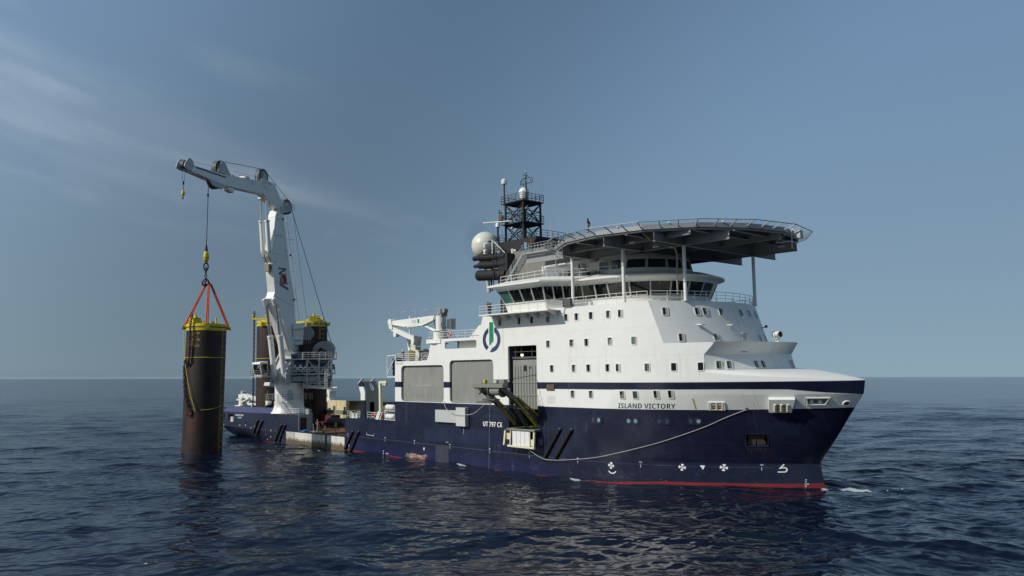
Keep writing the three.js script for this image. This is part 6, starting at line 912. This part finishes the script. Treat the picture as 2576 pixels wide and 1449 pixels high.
// big fender in its frame at the after corner
{ const t = thing('fender_frame', 'white braced frame overhanging the after corner of the house', 'frame'); part('frame', [beam([56.7, 15.2, 11.4], [59.0, 15.3, 11.4], 0.12, 0.12), beam([56.7, 12.0, 11.4], [59.0, 12.05, 11.4], 0.12, 0.12), beam([56.7, 12.0, 11.4], [56.7, 15.2, 11.4], 0.12, 0.12), beam([58.95, 12.0, 11.4], [58.95, 15.3, 11.4], 0.12, 0.12)], M.white, t); part('brace', [beam([56.75, 12.6, 11.4], [58.9, 15.1, 11.4], 0.1, 0.1), beam([56.7, 15.2, 9.6], [56.7, 15.2, 11.4], 0.1, 0.1), beam([56.7, 12.0, 9.6], [56.7, 12.0, 11.4], 0.1, 0.1), beam([56.7, 12, 9.6], [58.95, 12, 9.6], 0.1, 0.1)], M.white, t);
  const f = thing('yokohama_fender', 'black rubber fender wrapped in tyres hung in the white frame', 'fender'); part('body', new THREE.CapsuleGeometry(0.62, 1.7, 8, 18).translate(58.15, 13.55, 10.5), M.rubber, f); for (let r = 0; r < 4; r++) for (let k = 0; k < 6; k++) { const a = k / 6 * 6.2832 + r * 0.5; part('tyre', new THREE.TorusGeometry(0.27, 0.11, 6, 12).rotateY(Math.PI / 2 - a).translate(58.15 + 0.68 * Math.cos(a), 12.55 + r * 0.66, 10.5 + 0.68 * Math.sin(a)), M.rubber, f); } }
// life rafts and rings
[['white life raft canister on the top shelf of its rack', 7.38], ['white life raft canister on the bottom shelf of its rack', 5.98]].forEach(([lab, y]) => { const r = thing('life_raft', lab, 'life raft', 'life raft canisters by the davit'); part('canister', new THREE.CapsuleGeometry(0.44, 1.5, 6, 18).rotateZ(Math.PI / 2).translate(56.6, y, 10.8), M.white, r); for (const x of [55.9, 56.6, 57.3]) part('strap', new THREE.TorusGeometry(0.445, 0.03, 5, 20).rotateY(Math.PI / 2).translate(x, y, 10.8), M.grey, r); });
[[71.7, 17.95, 11.25, 'red and white lifebuoy on the rail of the crane deck'], [52.9, 6.05, 11.3, 'red and white lifebuoy on the rail beside the davit']].forEach(([x, y, z, lab]) => { const l = thing('lifebuoy', lab, 'lifebuoy', 'lifebuoys hung on railings'); part('ring', new THREE.TorusGeometry(0.33, 0.1, 8, 22).translate(x, y, z), mat('#c8503c', 0.6), l); for (let k = 0; k < 4; k++) part('white_band', new THREE.TorusGeometry(0.33, 0.105, 8, 4, 0.4).rotateZ(k * Math.PI / 2 + 0.3).translate(x, y, z), M.white, l); });
// ---------------------------------------------------------------- launch frame swung out of the side opening
{
  const t = thing('launch_frame', 'grey hydraulic launch frame with yellow cylinders swung out of the side opening', 'launch frame');
  const larsY = mat('#96802a', 0.55);
  for (const [xa, xb] of [[85.2, 84.6], [89.0, 88.4]]) {
    const g = group('arm', t); part('box_beam', [beam([xa, 6.3, 11.4], [xb, 10.7, 16.6], 0.4, 0.5)], M.larsDark, g); part('top_rail', [beam([xa, 6.75, 11.3], [xb, 11.1, 16.4], 0.1, 0.1)], M.lars, g);
    const h = group('cylinder', t); part('barrel', bar([xa + 0.5, 6.1, 12.0], [xb + 0.62, 8.35, 14.1], 0.19, 12), larsY, h); part('rod', bar([xb + 0.62, 8.3, 14.05], [xb + 0.55, 9.4, 15.2], 0.12, 10), larsY, h); part('clamp', [0.25, 0.55, 0.85].map((k) => { const q = lerp3([xa + 0.5, 6.1, 12.0], [xb + 0.62, 8.35, 14.1], k); return new THREE.TorusGeometry(0.21, 0.04, 5, 12).rotateX(Math.PI / 4).translate(...q); }), M.dgrey, h);
  }
  part('upper_cylinder', [bar([89.3, 7.0, 11.2], [88.9, 9.6, 14.6], 0.15, 10)], larsY, t);
  const hd = group('head', t); part('cross_beam', [rspan(83.2, 88.9, 10.75, 11.25, 16.2, 17.0)], M.lars, hd); part('top_plate', [rspan(84.4, 88.7, 11.26, 11.75, 15.9, 16.6)], M.lars, hd); part('fork', [slab([[83.1, 11.0], [83.8, 11.2], [84.6, 10.2], [84.2, 9.9], [83.6, 10.6]], 16.5, 16.8)], M.lars, hd); part('winch_drum', [bar([86.2, 10.35, 16.3], [88.2, 10.35, 16.3], 0.55, 18)], M.lars, hd); parts('drum_flange', [bar([86.1, 10.35, 16.3], [86.25, 10.35, 16.3], 0.75, 18), bar([88.1, 10.35, 16.3], [88.25, 10.35, 16.3], 0.75, 18)], M.larsDark, hd);
  part('hoses', Array.from({ length: 9 }, (_, k) => tube([[84.6 + k * 0.22, 10.9, 16.6], [84.9 + k * 0.16, 10.3, 16.9 - 0.05 * k], [85.2 + k * 0.1, 9.8, 16.5], [85.4 + k * 0.14, 9.4, 16.3]], 0.04, 14, 4)), M.black, hd); part('docking_head', [bar([85.9, 9.0, 16.3], [85.9, 9.9, 16.3], 0.5, 12), rspan(84.9, 87.2, 9.2, 9.4, 15.9, 16.8), rspan(84.2, 87.0, 8.95, 9.08, 15.6, 17.1)], M.larsDark, hd); part('yellow_valve', [rspan(85.3, 85.6, 11.3, 11.75, 16.62, 16.9)], M.yellow, hd); part('lamp', rspan(87.1, 87.7, 11.3, 11.7, 16.62, 16.9), M.lgrey, hd);
  part('inner_strut', [beam([87.0, 8.2, 13.2], [87.5, 5.9, 11.7], 0.35, 0.4), beam([85.3, 8.4, 13.8], [88.9, 8.4, 13.8], 0.3, 0.3)], M.larsDark, t); for (let k = 0; k < 5; k++) part('rung', bar([86.7, 8.0 - k * 0.35, 13.0 - k * 0.25], [87.6, 7.9 - k * 0.35, 13.0 - k * 0.25], 0.05, 5), M.larsDark, t);
  const tr = group('folding_platform', t); part('floor', rspan(84.7, 89.8, 5.35, 5.6, 11.55, 12.7), M.lars, tr);
  for (let k = 0; k < 4; k++) part('panel', rspan(85.75 + k * 0.75, 86.46 + k * 0.75, 3.55, 5.3, 12.5, 12.6, 0.02), M.white, tr); part('edge_frame', [beam([84.5, 5.3, 12.6], [84.35, 3.5, 12.7], 0.22, 0.22), beam([89.7, 5.3, 12.6], [89.65, 3.4, 12.7], 0.22, 0.22), beam([84.9, 3.45, 12.6], [89.75, 3.4, 12.6], 0.2, 0.24), beam([85.5, 5.3, 12.6], [85.4, 3.5, 12.65], 0.14, 0.14), beam([88.9, 5.3, 12.6], [88.9, 3.5, 12.65], 0.14, 0.14)], M.cream, tr); parts('side_panel', [rspan(84.6, 85.3, 4.2, 5.0, 12.5, 12.58), rspan(89.0, 89.6, 3.6, 4.4, 12.5, 12.58)], M.cream, tr); part('yellow_guide', [beam([84.7, 5.2, 12.75], [84.55, 3.7, 12.8], 0.08, 0.08)], M.yellow, tr);
  const w = thing('guide_wire', 'dark wire from the top of the side opening to the launch frame head', 'wire'); part('strand', tube([[89.1, 12.3, 10.6], [88.6, 11.7, 15.8]], 0.035, 8, 4), M.wire, w);
}
// mooring line along the side
{
  const off = (x, y, d = 0.12) => { const n = hullN(x, y); return [x + n.x * d, y + n.y * d, hullZ(x, y) + n.z * d]; };
  const r = thing('mooring_rope', 'long white rope sagging along the hull from the bow to the launch frame', 'rope');
  part('strand', tube([[88.0, 3.3, 12.4], [90.38, 2.16, 11.95], [92.4, 2.12, 11.9], ...[[95.17, 2.37], [98.34, 2.82], [101.21, 3.49], [103.89, 4.19], [106.78, 5.07], [110.99, 6.68], [112.91, 7.61], [114.87, 8.48]].map(([x, y]) => off(x, y))], 0.032, 120, 6), mat('#b9b8b0', 0.8), r);
  part('fairlead_eye', new THREE.TorusGeometry(0.13, 0.05, 6, 12).translate(...off(114.9, 8.5, 0.1)), M.rust, r);
  const s = thing('hanging_line', 'thin grey line slung below the forward shutter to the launch frame', 'rope'); part('strand', tube([[70.61, 8.67, 11.6], [72.47, 7.46, 12.3], [74.83, 6.95, 12.4], [77.63, 7.12, 12.2], [80.34, 8.3, 12.6], [85.2, 9.0, 16.2]], 0.035, 60, 5), M.rope, s);
  const u = thing('lowering_line', 'thin line from the launch frame head down to its folding platform', 'rope'); part('strand', tube([[85.6, 8.95, 16.3], [85.2, 7.4, 14.8], [84.6, 5.4, 12.7]], 0.03, 20, 4), M.rope, u);
  const pl = thing('sounding_line', 'plumb line hanging straight down the hull into the water', 'rope'); part('strand', bar([80.4, 8.2, 11.56], [80.4, -1.2, 11.9], 0.018, 4), M.rope, pl);
}
// ---------------------------------------------------------------- people: one continuous body each
function person(label, feet, turn, J, col, opts = {}) {
  // J: joint positions in metres, feet at the origin, facing +x, y up
  const bones = []; const B = (a, b, ra, rb, c) => bones.push([V3(...J[a]), V3(...J[b]), ra, rb, c]);
  const { skin = '#a8765a', top, arm = top, hand = skin, legs, shoe = '#1b1b1d', hair } = col;
  B('head', 'headTop', 0.092, 0.085, hair); B('chin', 'head', 0.062, 0.09, skin); B('neck', 'chin', 0.055, 0.055, skin); B('nose', 'nose', 0.022, 0.022, skin);
  B('chest', 'neck', 0.13, 0.07, top); B('belly', 'chest', 0.125, 0.15, top); B('hip', 'belly', 0.13, 0.125, legs); B('shL', 'shR', 0.08, 0.08, top); B('hipL', 'hipR', 0.1, 0.1, legs);
  for (const s of ['L', 'R']) { B('sh' + s, 'el' + s, 0.062, 0.048, arm); B('el' + s, 'wr' + s, 0.047, 0.034, opts.bare ? skin : arm); B('wr' + s, 'ha' + s, 0.035, 0.04, hand); B('hip' + s, 'kn' + s, 0.092, 0.066, legs); B('kn' + s, 'an' + s, 0.064, 0.043, opts.shorts ? skin : legs); B('an' + s, 'to' + s, 0.05, 0.042, shoe); }
  const pts = bones.flatMap((b) => [b[0], b[1]]), lo = V3(9, 9, 9), hi = V3(-9, -9, -9); pts.forEach((p) => { lo.min(p); hi.max(p); }); lo.addScalar(-0.2); hi.addScalar(0.2);
  const size = Math.max(hi.x - lo.x, hi.y - lo.y, hi.z - lo.z), N = 72, c = lo.clone().add(hi).multiplyScalar(0.5), cell = size / N;
  const mc = new MarchingCubes(N, new THREE.MeshBasicMaterial(), false, false, 60000); mc.isolation = 0;
  const d = V3(), e = V3(), p = V3(), seg = (b) => { e.subVectors(b[1], b[0]); const l2 = e.lengthSq(); d.subVectors(p, b[0]); const t = l2 ? Math.min(1, Math.max(0, d.dot(e) / l2)) : 0; return d.addScaledVector(e, -t).length() - lerp(b[2], b[3], t); };
  const zr = (v, m) => v;
  for (let k = 0; k < N; k++) for (let j = 0; j < N; j++) for (let i = 0; i < N; i++) {
    p.set(c.x + (i / N - 0.5) * size, c.y + (j / N - 0.5) * size, c.z + (k / N - 0.5) * size); let v = 1;
    for (const b of bones) { const s = seg(b), h = Math.max(0.035 - Math.abs(s - v), 0) / 0.035; v = Math.min(s, v) - h * h * 0.035 * 0.25; if (v < -0.1) break; }
    mc.field[k * N * N + j * N + i] = -v;
  }
  mc.update();
  const n = mc.count, pos = new Float32Array(n * 3), colr = new Float32Array(n * 3), cc = new THREE.Color();
  for (let i = 0; i < n; i++) { p.set(mc.positionArray[3 * i], mc.positionArray[3 * i + 1], mc.positionArray[3 * i + 2]).multiplyScalar(size / 2).add(c); pos.set([p.x, p.y, p.z], 3 * i); let best = 9, bc = top; for (const b of bones) { const s = seg(b); if (s < best) { best = s; bc = b[4]; } } cc.set(bc); colr.set([cc.r, cc.g, cc.b], 3 * i); }
  let g = new THREE.BufferGeometry(); g.setAttribute('position', new THREE.BufferAttribute(pos, 3)); g.setAttribute('color', new THREE.BufferAttribute(colr, 3)); g = mergeVertices(g, 1e-4); g.computeVertexNormals();
  // fingers, joined to the same body geometry
  const extra = []; for (const s of ['L', 'R']) { const w = V3(...J['wr' + s]), h = V3(...J['ha' + s]), dir = h.clone().sub(w).normalize(), sd = V3(0, 0, 1).cross(dir).length() > 0.3 ? V3(0, 0, 1) : V3(1, 0, 0); for (let f = 0; f < 5; f++) { const a = h.clone().addScaledVector(sd, (f - 2) * 0.019), L = f === 0 ? 0.05 : [0, 0.07, 0.08, 0.075, 0.06][f]; const b = a.clone().addScaledVector(dir, L).addScaledVector(sd, f === 0 ? -0.03 : 0).add(V3(0.012, 0, 0)); const q = bar([a.x, a.y, a.z], [b.x, b.y, b.z], 0.0095, 5); const k = q.attributes.position.count; cc.set(hand); q.setAttribute('color', new THREE.BufferAttribute(new Float32Array(k * 3).map((_, i) => [cc.r, cc.g, cc.b][i % 3]), 3)); q.deleteAttribute('uv'); extra.push(q.toNonIndexed()); } }
  const gg = mergeGeometries([g.toNonIndexed(), ...extra]);
  const t = thing('person', label, 'person', opts.group); const m = part('body', gg, new THREE.MeshPhysicalMaterial({ vertexColors: true, roughness: 0.85 }), t);
  if (opts.helmet) part('helmet', [new THREE.SphereGeometry(0.13, 14, 8, 0, 6.3, 0, 1.7).translate(J.head[0], J.head[1] + 0.045, J.head[2]), new THREE.CylinderGeometry(0.15, 0.15, 0.015, 14).translate(J.head[0] + 0.02, J.head[1] + 0.03, J.head[2])], mat(opts.helmet, 0.5), t);
  t.rotation.y = turn; t.position.set(...feet); return t;
}
const stand = (o = {}) => ({ head: [0.02, 1.63, 0], headTop: [0, 1.69, 0], chin: [0.05, 1.54, 0], nose: [0.115, 1.61, 0], neck: [0, 1.45, 0], chest: [0, 1.3, 0], belly: [0, 1.1, 0], hip: [0, 0.96, 0], shL: [0, 1.4, -0.17], shR: [0, 1.4, 0.17], elL: [-0.02, 1.12, -0.24], elR: [-0.02, 1.12, 0.24], wrL: [0.06, 0.88, -0.25], wrR: [0.06, 0.88, 0.25], haL: [0.08, 0.8, -0.24], haR: [0.08, 0.8, 0.24], hipL: [0, 0.93, -0.09], hipR: [0, 0.93, 0.09], knL: [0.02, 0.5, -0.1], knR: [0.02, 0.5, 0.1], anL: [-0.02, 0.08, -0.11], anR: [-0.02, 0.08, 0.11], toL: [0.14, 0.045, -0.12], toR: [0.14, 0.045, 0.12], ...o });
const lean = { elL: [0.16, 1.14, -0.22], elR: [0.16, 1.14, 0.22], wrL: [0.42, 1.12, -0.16], wrR: [0.42, 1.12, 0.16], haL: [0.5, 1.12, -0.14], haR: [0.5, 1.12, 0.14], head: [0.12, 1.6, 0], headTop: [0.1, 1.66, 0], chin: [0.15, 1.51, 0], nose: [0.215, 1.57, 0], neck: [0.07, 1.43, 0], chest: [0.05, 1.29, 0] };
const phone = { elL: [0.12, 1.16, -0.23], elR: [0.12, 1.16, 0.23], wrL: [0.34, 1.34, -0.1], wrR: [0.34, 1.34, 0.1], haL: [0.4, 1.4, -0.06], haR: [0.4, 1.4, 0.06] };
person('person in dark polo shirt and khaki shorts standing on the helideck, hands behind', [100.4, 28.11, 14.0], Math.PI * 1.1, stand({ elL: [-0.12, 1.12, -0.26], elR: [-0.12, 1.12, 0.26], wrL: [-0.2, 0.95, -0.1], wrR: [-0.2, 0.95, 0.1], haL: [-0.2, 0.9, -0.03], haR: [-0.2, 0.9, 0.03], head: [0.05, 1.62, 0], headTop: [0.03, 1.68, 0], chin: [0.09, 1.53, 0], nose: [0.15, 1.58, 0] }), { top: '#1f2430', legs: '#8b7a5c', hair: '#17130f', hand: '#a8765a' }, { bare: true, shorts: true });
person('person in red coveralls with yellow jacket standing upright on the working deck', [36.5, 2.45, 8.3], 0.9, stand(), { top: '#c3b93a', legs: '#a32027', hair: '#c9b83a', hand: '#8a6a52' }, { helmet: '#c9b43a', group: 'deck crew in red and yellow' });
person('person in red coveralls with yellow jacket crouching at the deck edge', [36.3, 2.45, 10.5], 0.6, stand({ head: [0.2, 1.0, 0], headTop: [0.2, 1.06, 0], chin: [0.25, 0.91, 0], nose: [0.31, 0.97, 0], neck: [0.14, 0.84, 0], chest: [0.1, 0.7, 0], belly: [0.0, 0.5, 0], hip: [-0.1, 0.36, 0], shL: [0.12, 0.79, -0.17], shR: [0.12, 0.79, 0.17], elL: [0.28, 0.55, -0.24], elR: [0.28, 0.55, 0.24], wrL: [0.42, 0.4, -0.18], wrR: [0.42, 0.4, 0.18], haL: [0.48, 0.36, -0.15], haR: [0.48, 0.36, 0.15], hipL: [-0.1, 0.33, -0.1], hipR: [-0.1, 0.33, 0.1], knL: [0.3, 0.5, -0.16], knR: [0.3, 0.46, 0.16], anL: [0.05, 0.09, -0.15], anR: [0.05, 0.09, 0.15], toL: [0.2, 0.045, -0.17], toR: [0.2, 0.045, 0.17] }), { top: '#c3b93a', legs: '#a32027', hair: '#c9b83a', hand: '#8a6a52' }, { helmet: '#d8cf8a', group: 'deck crew in red and yellow' });
person('person in orange jacket and white helmet holding up a phone on the winch deck', [59.7, 14.31, 10.6], Math.PI, stand(phone), { top: '#b4442c', legs: '#6c6a60', hair: '#e6e6e2' }, { helmet: '#e8e8e4' });
person('grey-haired person in beige shirt leaning on the bridge wing rail', [82.4, 20.01, 13.0], Math.PI * 1.05, stand(lean), { top: '#8a8172', legs: '#1c1c20', hair: '#b9b6b0' });
person('person in red shirt holding a phone at the end of the bridge wing', [81.6, 20.01, 12.6], Math.PI * 1.0, stand({ ...lean, ...phone }), { top: '#9b2c28', legs: '#5a3a34', hair: '#3a2a20' });
person('person in dark red leaning on the landing rail of the helideck stair', [86.2, 28.06, 9.0], -Math.PI / 2, stand(lean), { top: '#5a2420', legs: '#2a2428', hair: '#7a5a48', skin: '#b9806a' }, { bare: true });
person('person in yellow-green jacket bending beside the raft davit', [52.6, 5.41, 9.6], 0.3, stand(lean), { top: '#9aa23c', legs: '#3a3f48', hair: '#b8bd6a' });
const HEEL = 0.018; for (const o of aboard) o.applyMatrix4(new THREE.Matrix4().makeRotationX(HEEL));
renderer.render(scene, camera);
